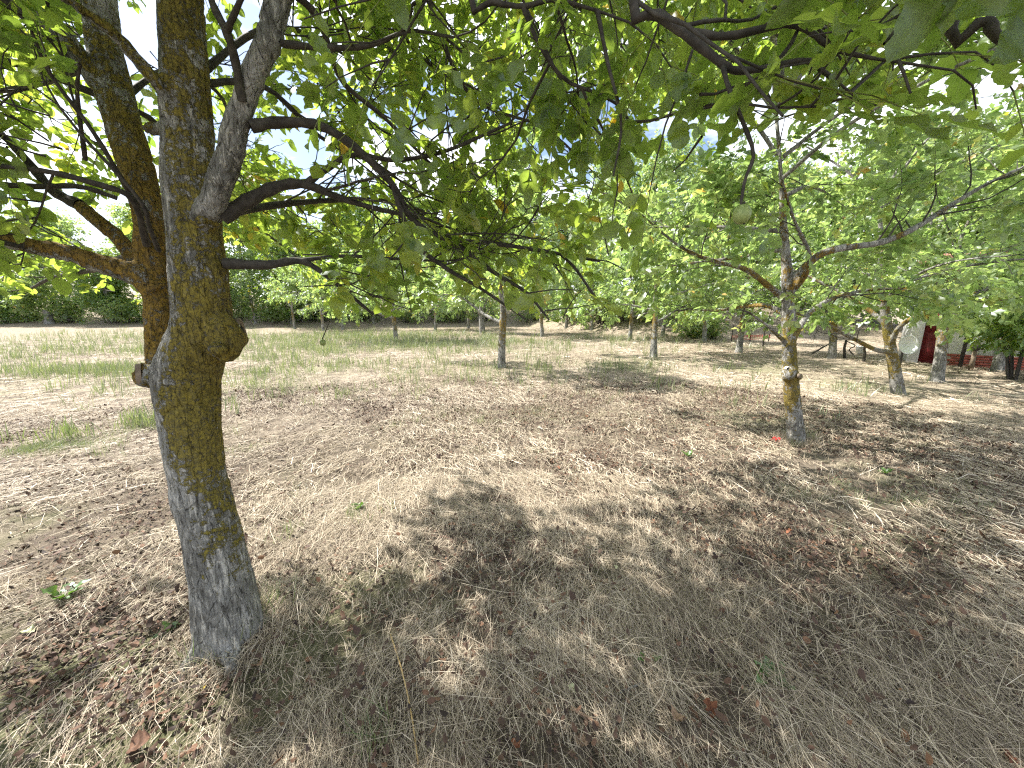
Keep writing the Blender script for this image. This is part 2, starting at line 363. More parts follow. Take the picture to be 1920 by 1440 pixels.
def compound(seeds, r, base=.115, nmax=7, drop=.18, tint_mu=.4, tint_sd=.2):
    """seeds: p (n,3), d (n,3). Returns leaflets dict and stalk segments."""
    p, d = seeds; n = len(p); d = norm(d)
    up = norm(np.array([0, 0, 1.])+.45*r.randn(n, 3)); S = norm(np.cross(d, up)); U = np.cross(S, d)
    RL = r.uniform(.14, .27, n)*base/.115; tb = np.clip(tint_mu+tint_sd*r.randn(n), 0, .93)
    slots = [(.42, -1, .62), (.45, 1, .62), (.70, -1, .82), (.72, 1, .84), (.95, -1, .95), (.96, 1, .95), (1.0, 0, 1.12)]
    if nmax < 7: slots = slots[2:] if nmax == 5 else [slots[2], slots[5], slots[6]]
    o = {k: [] for k in ('p', 'D', 'N', 'S', 'len', 'tint', 'k')}
    for t, s, f in slots:
        keep = r.rand(n) > drop; m = keep.sum(); j = np.nonzero(keep)[0]
        q = p[j]+d[j]*(RL[j]*t)[:, None]; q[:, 2] -= .25*RL[j]*t*t
        a = s*r.uniform(.75, 1.25, m)
        D = norm(d[j]*np.cos(a)[:, None]+S[j]*np.sin(a)[:, None]+np.array([0, 0, -.28])+.16*r.randn(m, 3))
        Nn = U[j]+.30*r.randn(m, 3); SS = norm(np.cross(D, Nn)); Nn = np.cross(SS, D)
        o['p'].append(q); o['D'].append(D); o['N'].append(Nn); o['S'].append(SS)
        o['len'].append(base*f*r.uniform(.75, 1.25, m)); o['k'].append(r.randint(0, 1000, m))
        o['tint'].append(np.clip(tb[j]+.08*r.randn(m), 0, 1))
    o = {k: np.concatenate(x) for k, x in o.items()}
    e = p+d*RL[:, None]; e[:, 2] -= .25*RL; mid = p+d*(RL*.5)[:, None]; mid[:, 2] -= .06*RL
    return o, (p, mid, e)
def stalks_mesh(name, seg, rad, material):
    p0, p1, p2 = seg; n = len(p0); d = norm(p2-p0); s = norm(np.cross(d, np.array([.1, .2, 1.]))); u_ = np.cross(s, d)
    rings = []
    for q, f in ((p0, 1.2), (p1, .9), (p2, .5)):
        for a in (0, 2.1, 4.2): rings.append(q+rad*f*(math.cos(a)*s+math.sin(a)*u_))
    V = np.stack(rings, 1).reshape(-1, 3); f0 = []
    for i in (0, 3):
        for j in range(3): f0.append((i+j, i+(j+1) % 3, i+3+(j+1) % 3, i+3+j))
    F = (np.arange(n)[:, None, None]*9+np.array(f0)[None]).reshape(-1, 4)
    return mesh_np(name, V, F, material)

# ---------------------------------------------------------------- branching
def shoot(p, d, length, n, r, jit=.12, grav=0.0, up=0.0):
    pts = [p]; d = d/np.linalg.norm(d); st = length/(n-1)
    for i in range(n-1):
        d = d+jit*r.randn(3)+np.array([0, 0, up-grav*i/n]); d = d/np.linalg.norm(d); pts.append(pts[-1]+d*st)
    return np.array(pts)
def side_dir(T, r, lo=.6, hi=1.15, upb=.15):
    v = r.randn(3); v[2] = v[2]*.55+upb; v -= T*np.dot(v, T); v /= np.linalg.norm(v)+1e-9; a = r.uniform(lo, hi)
    return T*math.cos(a)+v*math.sin(a)
def ramify(limbs, r, bsp=.26, tsp=.17, lsp=.075, t0=.25, blen=(.5, 1.1), tlen=(.2, .48), drop_tip=0.0):
    """limbs: list of (pts, radii, t_start). Returns branch polylines, twig polylines, leaf seeds."""
    branches, twigs, P0, D0 = [], [], [], []
    def along(pts, sp, ts, rr):
        seg = np.linalg.norm(np.diff(pts, axis=0), axis=1); L_ = seg.sum(); c = np.concatenate([[0], np.cumsum(seg)])
        s = ts*L_+rr.rand()*sp; res = []
        while s < L_:
            i = min(np.searchsorted(c, s)-1, len(seg)-1); i = max(i, 0); f = (s-c[i])/max(seg[i], 1e-6)
            res.append((pts[i]*(1-f)+pts[i+1]*f, (pts[i+1]-pts[i])/max(seg[i], 1e-6), s/L_)); s += sp*rr.uniform(.6, 1.4)
        return res
    def leafs(pts, ts):
        for q, T, s in along(pts, lsp, ts, r):
            d = side_dir(T, r, .35, 1.1, -.05); d[2] -= .22; P0.append(q); D0.append(d)
        P0.append(pts[-1]); D0.append(pts[-1]-pts[-2]+np.array([0, 0, -.02]))
    def twig(q, d, L_, rad):
        pts = shoot(q, d, L_, 5, r, .16, .10, .02); twigs.append((pts, np.linspace(rad, .0014, 5))); leafs(pts, .35)
    for pts, rad, ts in limbs:
        for q, T, s in along(pts, bsp, ts, r):
            L_ = r.uniform(*blen)*(1.15-.6*s); d = side_dir(T, r, .55, 1.1, .2)
            b_ = shoot(q, d, L_, 7, r, .15, .18, .03); br = max(.004, min(.012, .35*np.interp(s, np.linspace(0, 1, len(rad)), rad)))
            branches.append((b_, np.linspace(br, .002, 7)))
            for q2, T2, s2 in along(b_, tsp, .2, r):
                twig(q2, side_dir(T2, r, .5, 1.1, .1), r.uniform(*tlen)*(1.1-.5*s2), .0032)
            leafs(b_, .7)
        twig(pts[-1], pts[-1]-pts[-2], .3, max(.003, rad[-1]))
    return branches, twigs, (np.array(P0), np.array(D0))
def polys_mesh(name, polys, sides, material, attrs=None):
    m = MB()
    for pts, rad in polys: V, F = tube(pts, rad, sides, cap=False); m.add(V, F)
    V = np.concatenate(m.V); at = {k: np.full(len(V), v) for k, v in (attrs or {}).items()}
    return mesh_np(name, V, np.concatenate(m.F), material, attrs=at)
def remesh(name, pieces, voxel, its=4):
    m = MB()
    for V, F in pieces: m.add(V, F)
    me = bpy.data.meshes.new(name); me.from_pydata(np.concatenate(m.V).tolist(), [], [tuple(dict.fromkeys(f)) for f in np.concatenate(m.F).tolist()]); me.update()
    o = bpy.data.objects.new(name, me); ROOT.objects.link(o)
    k = o.modifiers.new('r', 'REMESH'); k.mode = 'VOXEL'; k.voxel_size = voxel
    k = o.modifiers.new('s', 'SMOOTH'); k.iterations = its; k.factor = .5
    dg = bpy.context.evaluated_depsgraph_get(); res = bpy.data.meshes.new_from_object(o.evaluated_get(dg))
    bpy.data.objects.remove(o); bpy.data.meshes.remove(me); res.name = name; return res
def blob(c, rad, seg=14):
    c = np.asarray(c); rad = np.broadcast_to(rad, (3,)); t = np.linspace(-np.pi/2+.05, np.pi/2-.05, seg)
    V, F = tube(np.stack([0*t, 0*t, np.sin(t)], -1), np.cos(t), seg); return V*rad+c, F
def dispose(me):
    n = len(me.vertices); co = np.empty(n*3, np.float32); me.vertices.foreach_get('co', co); no = np.empty(n*3, np.float32); me.vertices.foreach_get('normal', no)
    return co.reshape(-1, 3).astype(float), no.reshape(-1, 3).astype(float)
def set_co(me, co, attrs, material):
    me.vertices.foreach_set('co', co.astype(np.float32).ravel())
    for k, a in attrs.items(): me.attributes.new(k, 'FLOAT', 'POINT').data.foreach_set('value', np.asarray(a, np.float32))
    me.polygons.foreach_set('use_smooth', np.ones(len(me.polygons), bool)); me.materials.clear(); me.materials.append(material); me.update()
def select(lv, m): return {k: x[m] for k, x in lv.items()}
def leaf_objects(root, lv, count, org):
    """the leaflets that show largest become parts of their own; returns the rest"""
    c = lv['p']+lv['D']*(lv['len']*.5)[:, None]; x, y, dz = project(c)
    size = np.where((x > -40) & (x < 1960) & (y > -40) & (y < 1480) & (dz > .1), lv['len']/np.maximum(dz, .1), 0)
    order = np.argsort(-size)[:count]; order = order[size[order] > 0]
    for i in order:
        kk = int(lv['k'][i]); tv = int(np.clip(lv['tint'][i]*3.2, 0, 2)); me = NEAR_MESH[(kk % 14)*3+tv][2]
        o = obj('leaf', me, root); s = lv['len'][i]
        M = Matrix(((lv['S'][i][0]*s, lv['D'][i][0]*s, lv['N'][i][0]*s, lv['p'][i][0]-org[0]), (lv['S'][i][1]*s, lv['D'][i][1]*s, lv['N'][i][1]*s, lv['p'][i][1]-org[1]),
                    (lv['S'][i][2]*s, lv['D'][i][2]*s, lv['N'][i][2]*s, lv['p'][i][2]-org[2]), (0, 0, 0, 1)))
        o.matrix_basis = M
    rest = np.ones(len(c), bool); rest[order] = False
    return select(lv, rest)

# ---------------------------------------------------------------- the near walnut tree
GA = G(430, 1192); YA = GA[1]
orgA = np.array([GA[0], GA[1], GA[2]])
def pxw(w_, px, py, Y): return w_*Y/ray(px, py)[1]/FPX
def stem(spec, n=24, k=.74):             # (px, py, Y, width px); k undoes the wide lens's stretch off axis
    c = catmull([P(a, b_, y) for a, b_, y, _ in spec], n)
    r_ = np.interp(np.linspace(0, len(spec)-1, n), np.arange(len(spec)), [k*pxw(ww, a, b_, y)/2 for a, b_, y, ww in spec]); return c, r_
Y0 = YA
main = stem([(432, 1262, Y0, 175), (430, 1222, Y0, 146), (425, 1135, Y0, 130), (402, 1022, Y0, 116), (375, 910, Y0, 110), (354, 760, Y0, 120), (354, 690, Y0, 132), (378, 620, Y0, 120),
             (376, 540, Y0, 116), (366, 440, Y0, 110), (355, 330, Y0, 104), (350, 220, Y0, 100), (345, 110, Y0, 96), (337, 0, Y0, 90), (335, -160, Y0-.02, 80), (345, -420, Y0-.05, 66)], 40, .79)
second = stem([(345, 745, Y0+.03, 96), (308, 690, Y0+.06, 70), (300, 620, Y0+.10, 56), (294, 555, Y0+.13, 58), (285, 480, Y0+.16, 66), (278, 400, Y0+.18, 62), (252, 300, Y0+.20, 74),
               (222, 200, Y0+.22, 78), (200, 110, Y0+.24, 70), (186, 0, Y0+.26, 66), (170, -150, Y0+.3, 56), (150, -330, Y0+.35, 46)], 32)
rlimb = stem([(372, 430, Y0-.02, 60), (402, 372, Y0-.06, 62), (428, 300, Y0-.08, 58), (448, 220, Y0-.09, 57), (470, 150, Y0-.10, 56), (503, 73, Y0-.10, 60), (522, 0, Y0-.10, 58), (560, -120, Y0-.12, 48), (610, -290, Y0-.15, 38)], 24)
llimb = stem([(296, 548, Y0+.12, 58), (255, 515, Y0+.10, 56), (200, 498, Y0+.07, 46), (110, 472, Y0+.02, 42), (0, 447, Y0-.04, 38), (-140, 405, Y0-.1, 32), (-330, 330, Y0-.15, 24)], 20)
ul = stem([(208, 190, Y0+.22, 52), (172, 140, Y0+.18, 42), (130, 80, Y0+.14, 36), (62, 22, Y0+.1, 30), (0, -15, Y0+.05, 27), (-120, -90, Y0, 22)], 16)
b3 = stem([(325, 190, Y0-.03, 40), (300, 160, Y0-.08, 33), (248, 102, Y0-.12, 29), (204, 55, Y0-.15, 26), (128, 0, Y0-.2, 22), (40, -70, Y0-.25, 18)], 16)
ll2 = stem([(262, 500, Y0+.16, 44), (230, 455, Y0+.18, 36), (185, 415, Y0+.2, 33), (150, 385, Y0+.22, 26)], 10)
jn = stem([(280, 242, Y0+.2, 30), (318, 240, Y0+.05, 34)], 5)
pieces = [tube(*s, 18) for s in (main, second, rlimb, llimb, ul, b3, ll2, jn)]
# swellings, pruned stubs and root flare
kn = P(420, 632, Y0-.02); pieces.append(blob(kn, (.065, .065, .10)))
V_, F_ = tube(np.array([P(405, 655, Y0), P(432, 632, Y0+.02), P(447, 621, Y0+.05)]), [.06, .06, .05], 16); pieces.append((V_, F_))
pieces.append(tube(np.array([P(320, 712, Y0+.02), P(290, 704, Y0-.02), P(258, 701, Y0-.07)]), [.064, .058, .05], 14))
pieces.append(blob(P(322, 700, Y0-.01), (.05, .05, .08))); pieces.append(blob(P(330, 640, Y0-.03), (.025, .04, .05)))
pieces.append(blob(P(408, 655, Y0-.10), (.035, .03, .03)))
for a in (0.4, 1.7, 3.1, 4.3, 5.4):
    q = orgA+np.array([.0, 0, .10]); e = orgA+np.array([.22*math.cos(a), .22*math.sin(a), -.05])
    pieces.append(tube(np.array([q+np.array([.05*math.cos(a), .05*math.sin(a), .10]), (q+e)/2, e]), [.06, .05, .02], 10))
tme = remesh('trunk', pieces, .0075, 5)
co, no = dispose(tme)
def segdist(co, c): return np.min(np.linalg.norm(co[:, None]-c[None], axis=2), axis=1)
dmain = segdist(co, main[0]); dsec = np.minimum(segdist(co, second[0][2:]), np.minimum(segdist(co, llimb[0]), segdist(co, ll2[0]))); dr = segdist(co, rlimb[0][4:])
hz = co[:, 2]-orgA[2]
rough = .007*(vnoise3(co*np.array([70, 70, 16]))-.5)+.010*(vnoise3(co*np.array([14, 14, 9]))-.5)+.003*(vnoise3(co*150)-.5)
rough += .016*(vnoise3(co*np.array([45, 45, 10]))-.5)*smooth(.45, .05, hz)
crack = np.abs(vnoise3(co*np.array([20, 20, 7])+7)-.5); rough -= .006*smooth(.05, 0, crack)*smooth(.8, 1.2, hz)
co2 = co+no*rough[:, None]
isec = smooth(-.02, .03, dmain-dsec)
lich = .36+.30*smooth(.45, 1.1, hz)-.50*smooth(.55, .1, hz)+.16*smooth(-.5, .6, no[:, 0])-.34*smooth(.1, -.8, no[:, 0])+.5*(vnoise3(co*5)-.5)
lich -= .08*smooth(1.9, 2.5, hz)
lich = np.where(isec > .5, .86-.35*smooth(.2, -.8, no[:, 2])-.25*smooth(2.0, 2.8, hz), lich)
lich = np.where((dr < dmain) & (dr < dsec), .18+.25*smooth(1.7, 1.4, hz), lich)
org = np.clip(isec*1.2*smooth(2.6, 1.5, hz)+.25*vnoise3(co*5)*smooth(.6, 1.0, hz), 0, 1)
treeA = empty('walnut_tree', tuple(orgA), 'big near walnut tree with forked, lichen covered trunk at the left', 'tree', 'walnut trees of the orchard')
set_co(tme, co2-orgA, {'lichen': np.clip(lich, 0, 1), 'orange': org*.8}, M_bark)
obj('trunk', tme, treeA)
def disc(name, c, nrm, r1, depth, m, parent, r2=None, org=orgA, seg=18):
    nrm = np.asarray(nrm, float); nrm /= np.linalg.norm(nrm); c = np.asarray(c)-org; prof = [(r1*.55, depth*.2), (r1*.8, depth), (r1, depth*.6), (r1*1.05, -depth*1.6)]
    if r2 is None: prof = [(r1*.02, depth*.9), (r1*.5, depth*.8), (r1*.95, depth), (r1, -depth*2)]
    m_ = tube(np.array([c+nrm*z for _, z in prof])+1e-5*np.arange(len(prof))[:, None], [1]*len(prof), seg, cap=False)[0].reshape(len(prof), seg, 3)
    T = nrm; U_ = np.cross(T, [.2, .1, 1]); U_ /= np.linalg.norm(U_); W_ = np.cross(T, U_); a = np.linspace(0, 2*np.pi, seg, endpoint=False)
    V = np.concatenate([c+T*z+(r_*(1+.12*np.sin(3*a+1)))[:, None]*(np.cos(a)[:, None]*U_+np.sin(a)[:, None]*W_*1.25) for r_, z in prof])
    i = np.arange(len(prof)-1)[:, None]*seg; j = np.arange(seg)[None]; j2 = (j+1) % seg
    F = np.stack([i+j, i+j2, i+seg+j2, i+seg+j], -1).reshape(-1, 4)
    return obj(name, mesh_np(name, V, F, m), parent)
s1 = P(452, 620, Y0+.045); disc('pruning_scar', s1, np.array([.9, .22, .12]), .038, .007, M_cut, treeA, r2=1)
disc('scar_hollow', s1+np.array([.004, -.004, 0]), np.array([.9, .22, .12]), .013, .006, M_hole, treeA)
s2 = P(262, 702, Y0-.06); disc('stub_end', s2, [-1, -.6, .05], .034, .006, M_cut, treeA)
# branches traced from the photo, each a part
def br(spec, n=16):
    return stem(spec, n, .92)
BR = [
 br([(470, 238, Y0-.09, 24), (520, 230, Y0-.05, 21), (600, 236, Y0, 18), (670, 280, Y0+.05, 17), (735, 345, Y0+.1, 15), (770, 408, Y0+.14, 13), (830, 446, Y0+.18, 11), (930, 457, Y0+.22, 9), (1050, 476, Y0+.25, 7), (1125, 490, Y0+.26, 5)], 30),
 br([(415, 408, Y0-.02, 32), (470, 374, Y0+.02, 26), (520, 350, Y0+.06, 22), (572, 346, Y0+.1, 18), (640, 372, Y0+.15, 13), (720, 395, Y0+.2, 9), (800, 410, Y0+.25, 6)], 22),
 br([(572, 346, Y0+.1, 14), (620, 312, Y0+.13, 12), (665, 290, Y0+.16, 10), (740, 300, Y0+.2, 9), (830, 285, Y0+.25, 8), (930, 243, Y0+.3, 6)], 20),
 br([(420, 494, Y0, 22), (500, 497, Y0+.04, 18), (560, 489, Y0+.08, 14), (600, 508, Y0+.12, 10), (660, 556, Y0+.16, 8), (700, 590, Y0+.2, 5)], 20),
 br([(560, 489, Y0+.08, 9), (640, 480, Y0+.16, 7), (720, 484, Y0+.24, 6), (830, 490, Y0+.3, 4)], 14),
 br([(735, 345, Y0+.1, 10), (775, 450, Y0+.1, 10), (835, 502, Y0+.12, 9), (900, 540, Y0+.14, 7), (985, 598, Y0+.14, 4)], 18),
 br([(850, 452, Y0+.18, 9), (928, 512, Y0+.12, 9), (986, 548, Y0+.1, 7), (1030, 600, Y0+.1, 4)], 14),
 br([(1050, 476, Y0+.25, 6), (1080, 505, Y0+.2, 6), (1125, 568, Y0+.1, 5), (1165, 588, Y0+.05, 4)], 12),
 br([(530, 82, Y0-.1, 14), (620, 90, Y0-.12, 12), (700, 84, Y0-.16, 9), (765, 58, Y0-.2, 7), (850, 70, Y0-.3, 5)], 16),
 br([(545, -20, Y0-.12, 18), (600, 40, Y0-.02, 13), (640, 150, Y0+.1, 10), (720, 220, Y0+.2, 8), (800, 300, Y0+.3, 6)], 18),
 br([(455, 190, Y0-.12, 18), (440, 110, Y0-.16, 16), (425, 60, Y0-.2, 16), (400, 10, Y0-.2, 14), (380, -60, Y0-.2, 11)], 14),
 br([(425, 60, Y0-.2, 14), (440, 25, Y0-.24, 11), (470, -40, Y0-.28, 9)], 8),
 br([(150, 385, Y0+.22, 24), (100, 358, Y0+.22, 18), (50, 300, Y0+.2, 15), (0, 250, Y0+.18, 12), (-80, 190, Y0+.14, 8)], 16),
 br([(275, 460, Y0+.1, 13), (250, 375, Y0-.02, 12), (180, 345, Y0-.1, 12), (90, 322, Y0-.15, 11), (0, 312, Y0-.2, 9), (-90, 315, Y0-.2, 6)], 18),
 br([(265, 400, Y0+.1, 11), (225, 330, Y0-.05, 9), (170, 240, Y0-.12, 8), (95, 140, Y0-.2, 7), (60, 60, Y0-.25, 5)], 16),
 br([(298, 470, Y0+.05, 9), (280, 425, Y0-.02, 8), (262, 375, Y0-.08, 7), (150, 250, Y0-.15, 6)], 12),
 br([(160, 300, Y0-.06, 8), (145, 180, Y0-.14, 7), (150, 120, Y0-.18, 5)], 10),
 br([(-20, 345, Y0-.1, 12), (70, 350, Y0-.05, 11), (150, 350, Y0, 10), (220, 372, Y0+.06, 9)], 12),
 br([(150, 130, Y0+.15, 14), (60, 160, Y0+.4, 10), (-60, 180, Y0+.6, 7)], 10),
 br([(240, 480, Y0+.2, 16), (180, 505, Y0+.5, 11), (100, 520, Y0+.8, 7), (60, 540, Y0+1.0, 5)], 12),
]
# high limbs above the frame, some arching over the camera to the right
HI = []
top = main[0][-1]; rt = rlimb[0][-1]; st_ = second[0][-1]; lt = llimb[0][-1]
def hi(pts, r0, r1, n=18): HI.append((catmull(pts, n), np.linspace(r0, r1, n)))
hi([rt, rt+[.25, -.05, .25], [.15, 1.05, 3.02], [.30, .88, 2.6], P(1187, -6, .80), P(1231, 25, .78), P(1300, 76, .75), P(1355, 120, .74), P(1380, 132, .74), P(1430, 129, .74), P(1507, 113, .75), P(1545, 135, .76), P(1600, 180, .78)], .012, .003, 34)
hi([P(1300, 62, .76), P(1365, 68, .75), P(1478, 45, .74), P(1526, 65, .74), P(1562, 92, .74), P(1640, 110, .74)], .007, .003, 14)
hi([P(1231, 25, .78), P(1262, 42, .77), P(1300, 62, .76)], .008, .007, 6)
hi([P(1355, 120, .74), P(1365, 161, .72), P(1394, 232, .71), P(1413, 290, .70), P(1397, 336, .70), P(1389, 384, .70)], .0042, .0024, 14)
hi([top, top+[.35, -.2, .45], [.35, .75, 3.6], [.75, .62, 2.75], P(1797, -10, .64), P(1849, 35, .62), P(1868, 68, .61), P(1907, 84, .61), P(2010, 130, .62)], .013, .004, 26)
hi([rt, rt+[.1, -.15, .12], [-.1, 1.05, 2.72], P(881, -8, 1.0), P(919, 3, 1.0), P(981, 12, 1.0), P(1040, 0, .98), P(1120, 20, .97)], .010, .0035, 20)
hi([P(981, 12, 1.0), P(1010, 80, 1.02), P(1060, 150, 1.05), P(1150, 190, 1.08), P(1200, 260, 1.1)], .006, .003, 14)
hi([P(1120, 20, .97), P(1140, 120, .95), P(1165, 230, .93), P(1150, 330, .93)], .005, .0022, 12)
hi([top, top+[.1, .5, .7], top+[.5, 1.3, 1.2], top+[1.0, 2.1, 1.2]], .03, .008)
hi([top, top+[-.2, -.1, .9], top+[-.1, -.5, 1.8]], .035, .008)
hi([top, top+[.5, -.5, .6], top+[1.4, -1.2, .8], top+[2.4, -1.9, .5]], .028, .007)
hi([rt, rt+[.5, .4, .35], rt+[1.2, .8, .5], rt+[2.1, 1.2, .3]], .022, .006)
hi([st_, st_+[-.3, .4, .6], st_+[-.7, 1.2, 1.0], st_+[-1.2, 1.9, 1.0]], .024, .007)
hi([st_, st_+[-.6, -.2, .5], st_+[-1.4, -.5, .7]], .022, .007)
hi([lt, lt+[-.5, -.3, .25], lt+[-1.2, -.6, .3]], .014, .006)
hi([top, top+[-.4, -.6, .4], top+[-.8, -1.6, .6], top+[-1.2, -2.4, .3]], .026, .007)
hi([rt, rt+[.6, -.4, .5], [1.3, .35, 3.0], [2.2, .2, 2.7]], .02, .006)
hi([second[0][14], second[0][14]+[-.2, .5, .15], second[0][14]+[-.4, 1.2, .25], second[0][14]+[-.5, 2.0, .1]], .018, .006)
hi([main[0][24], main[0][24]+[.15, .5, .2], main[0][24]+[.5, 1.1, .35], main[0][24]+[.9, 1.8, .25], main[0][24]+[1.2, 2.3, .0]], .018, .005)
for (x0, y0, z0), (x1, y1, z1) in [((.2, 2.4, 3.3), (1.0, 3.4, 3.5)), ((-.1, 2.6, 3.9), (.5, 3.8, 4.3)), ((.3, 1.9, 3.9), (1.4, 2.5, 4.2)), ((-.6, 2.6, 3.5), (-.4, 3.9, 3.8)), ((.4, 1.4, 4.3), (1.4, 1.5, 4.6)), ((-.2, 2.0, 2.6), (.6, 2.7, 2.45)), ((-1.6, 1.9, 4.0), (-2.4, 2.6, 4.4)), ((-1.2, 2.0, 4.4), (-1.6, 2.9, 4.9)), ((-2.0, 1.4, 4.2), (-3.0, 1.6, 4.5)), ((-1.3, 1.2, 4.8), (-1.9, 1.0, 5.5)), ((-.9, 1.6, 4.8), (-.6, 2.2, 5.5)), ((-2.2, 1.8, 3.5), (-3.2, 2.2, 3.8)), ((-1.9, .8, 3.7), (-2.8, .2, 4.0)), ((-1.0, 1.0, 4.2), (-.5, .2, 4.6)), ((-1.6, 2.3, 2.75), (-2.3, 3.4, 2.7)), ((-1.0, 2.3, 3.0), (-1.0, 3.6, 3.2)), ((-.5, 2.2, 2.9), (.2, 3.4, 2.9)), ((-.2, 2.0, 3.3), (1.1, 2.9, 3.3)), ((.1, 1.7, 3.0), (1.2, 2.0, 2.9)), ((-.4, 1.9, 3.8), (.4, 2.7, 4.3)),
                                   ((-2.2, 1.9, 2.9), (-3.4, 2.4, 3.0)), ((-2.4, 1.5, 2.4), (-3.6, 1.7, 2.5)), ((-1.9, 2.0, 3.5), (-2.9, 2.9, 3.9)), ((-2.3, 1.0, 3.1), (-3.5, .8, 3.3)), ((.3, 1.3, 3.4), (1.5, 1.3, 3.4)), ((-.9, 2.0, 2.4), (-.6, 3.0, 2.3)), ((-1.7, 2.2, 2.2), (-2.2, 3.2, 2.1))]:
    b0 = [main[0][26], main[0][30], top, rt, st_, second[0][20]]; e0 = np.array([x0, y0, z0]); q = min(b0, key=lambda c: np.linalg.norm(c-e0)+.8*max(0, c[2]-z0)); e1 = np.array([x1, y1, z1])
    hi([q, (q+e0)/2+[0, 0, .12], e0, (e0+e1)/2+[0, 0, .08], e1], .014, .004)  # added limbs, some unseen, that fill the crown and shade the foreground
def visible_poly(pts):
    x, y, d = project(pts); return bool(((x > 0) & (x < 1920) & (y > 0) & (y < 1440) & (d > .1)).any())
for pts, rad in BR+HI:
    k = .15 if rad[0] > .012 else 0
    obj('branch', tube_mesh('branch', pts-orgA, rad*(1+.12*np.sin(np.arange(len(rad))*2.3)), M_bark if rad[0] > .03 else M_twig, 9, lichen=.42, orange=.2), treeA)
rA = np.random.RandomState(11)
limbsA = [(p_, r_, .22) for p_, r_ in BR]+[(p_, r_, .15) for p_, r_ in HI]+[(second[0][18:], second[1][18:], .2), (llimb[0], llimb[1], .35), (ul[0], ul[1], .4), (b3[0], b3[1], .4), (rlimb[0][14:], rlimb[1][14:], .3)]
brs, tws, (p0, d0) = ramify(limbsA, rA, .14, .095, .05, blen=(.35, .85), tlen=(.12, .34))
def okA(p):
    x, y, d = project(p)
    lim = np.interp(x, [-400, 0, 260, 330, 470, 620, 760, 900, 1000, 1190, 1240, 1300, 1500, 1700, 1900, 2100], [560, 560, 545, 420, 470, 600, 600, 560, 600, 590, 340, 300, 215, 215, 330, 400])
    inframe = (x > -250) & (x < 2150) & (d > .05)
    near = np.linalg.norm(p-np.array([0, 0, CAM_H]), axis=-1) > np.interp(x, [700, 1150, 1400], [1.15, .95, .72])
    trunk = ~((x > 150) & (x < 540) & (y > -100) & (d < YA*1.02) & (y < 800))
    return near & trunk & (~inframe | (y < lim)) & (p[..., 2] > 1.25)
m = okA(p0+norm(d0)*.2) & okA(p0)
xx, yy, dd = project(p0); m &= ~((rA.rand(len(p0)) < np.where((xx > 780) & (xx < 1290) & (dd < 1.9), .62, np.where((xx > 480) & (xx < 1290) & (yy > 0), .36, .12))))
leA, stA = compound((p0[m], d0[m]), rA, .069, 7, .24, .45, .22)
m2 = okA(leA['p']+leA['D']*leA['len'][:, None]); leA = select(leA, m2)
xx, yy, dd = project(leA['p']); leA['len'] = leA['len']*np.where((xx > 1050) & (dd < 1.1), 1.05, 1.)
okp = lambda L_: [(a, b_) for a, b_ in L_ if okA(a).all()]
obj('twigs', polys_mesh('twigs', [(a-orgA, b_) for a, b_ in okp(brs)], 5, M_twig), treeA, kind='stuff')
obj('leaf_twigs', polys_mesh('leaf_twigs', [(a-orgA, b_) for a, b_ in okp(tws)], 4, M_twig), treeA, kind='stuff')
obj('leaf_stalks', stalks_mesh('leaf_stalks', tuple(x-orgA for x in stA), .0012, M_stalk), treeA, kind='stuff')
rest = leaf_objects(treeA, leA, 300, orgA); rest['p'] = rest['p']-orgA
obj('crown', merge_leaves('crown', BANK_MID, rest, M_leaf), treeA, kind='stuff')
print('near tree leaflets', len(leA['p']))
# green walnut on the hanging twig
def walnut(px, py, Y, rad, label, sl=.35):
    c = P(px, py, Y); t = empty('walnut_fruit', tuple(c), label, 'walnut', 'green walnuts hanging in the trees')
    V, F = blob((0, 0, 0), (rad*.94, rad*.94, rad*1.08), 20); V = V*(1+.02*(vnoise3(V*90+5)-.5))[:, None]
    obj('husk', mesh_np('husk', V, F, M_husk), t)
    V, F = tube(np.array([[0, 0, rad*1.05], [.004*sl, 0, rad*(1+sl*.5)], [.001, 0, rad*(1+sl)]]), [rad*.18, rad*.12, rad*.1], 8); obj('stalk', mesh_np('stalk', V, F, M_twig), t)
    V, F = blob((0.25*rad, -.2*rad, -rad*1.04), rad*.12, 8); obj('blossom_end', mesh_np('blossom_end', V, F, M_hole), t)
mh, nth = mat('walnut_husk'); b = NB(nth); vv = b.n('ShaderNodeTexCoord').outputs['Object']
cc = b.ramp(b.noise(vv, 260, 2), [(.4, (.19, .25, .075)), (.6, (.27, .33, .11))]); cc = b.mix(b.ramp(b.noise(vv, 75, 2), [(.66, 0.), (.70, .8)]), cc, (.05, .035, .015))
b.principled(cc, .45, None, .4); M_husk = mh
walnut(1391, 402, .70, .0155, 'green walnut hanging from a thin bare twig at upper right')
walnut(605, 692-50, 1.9, .016, 'small pale walnut dangling below the leaves right of the near trunk', 11.)

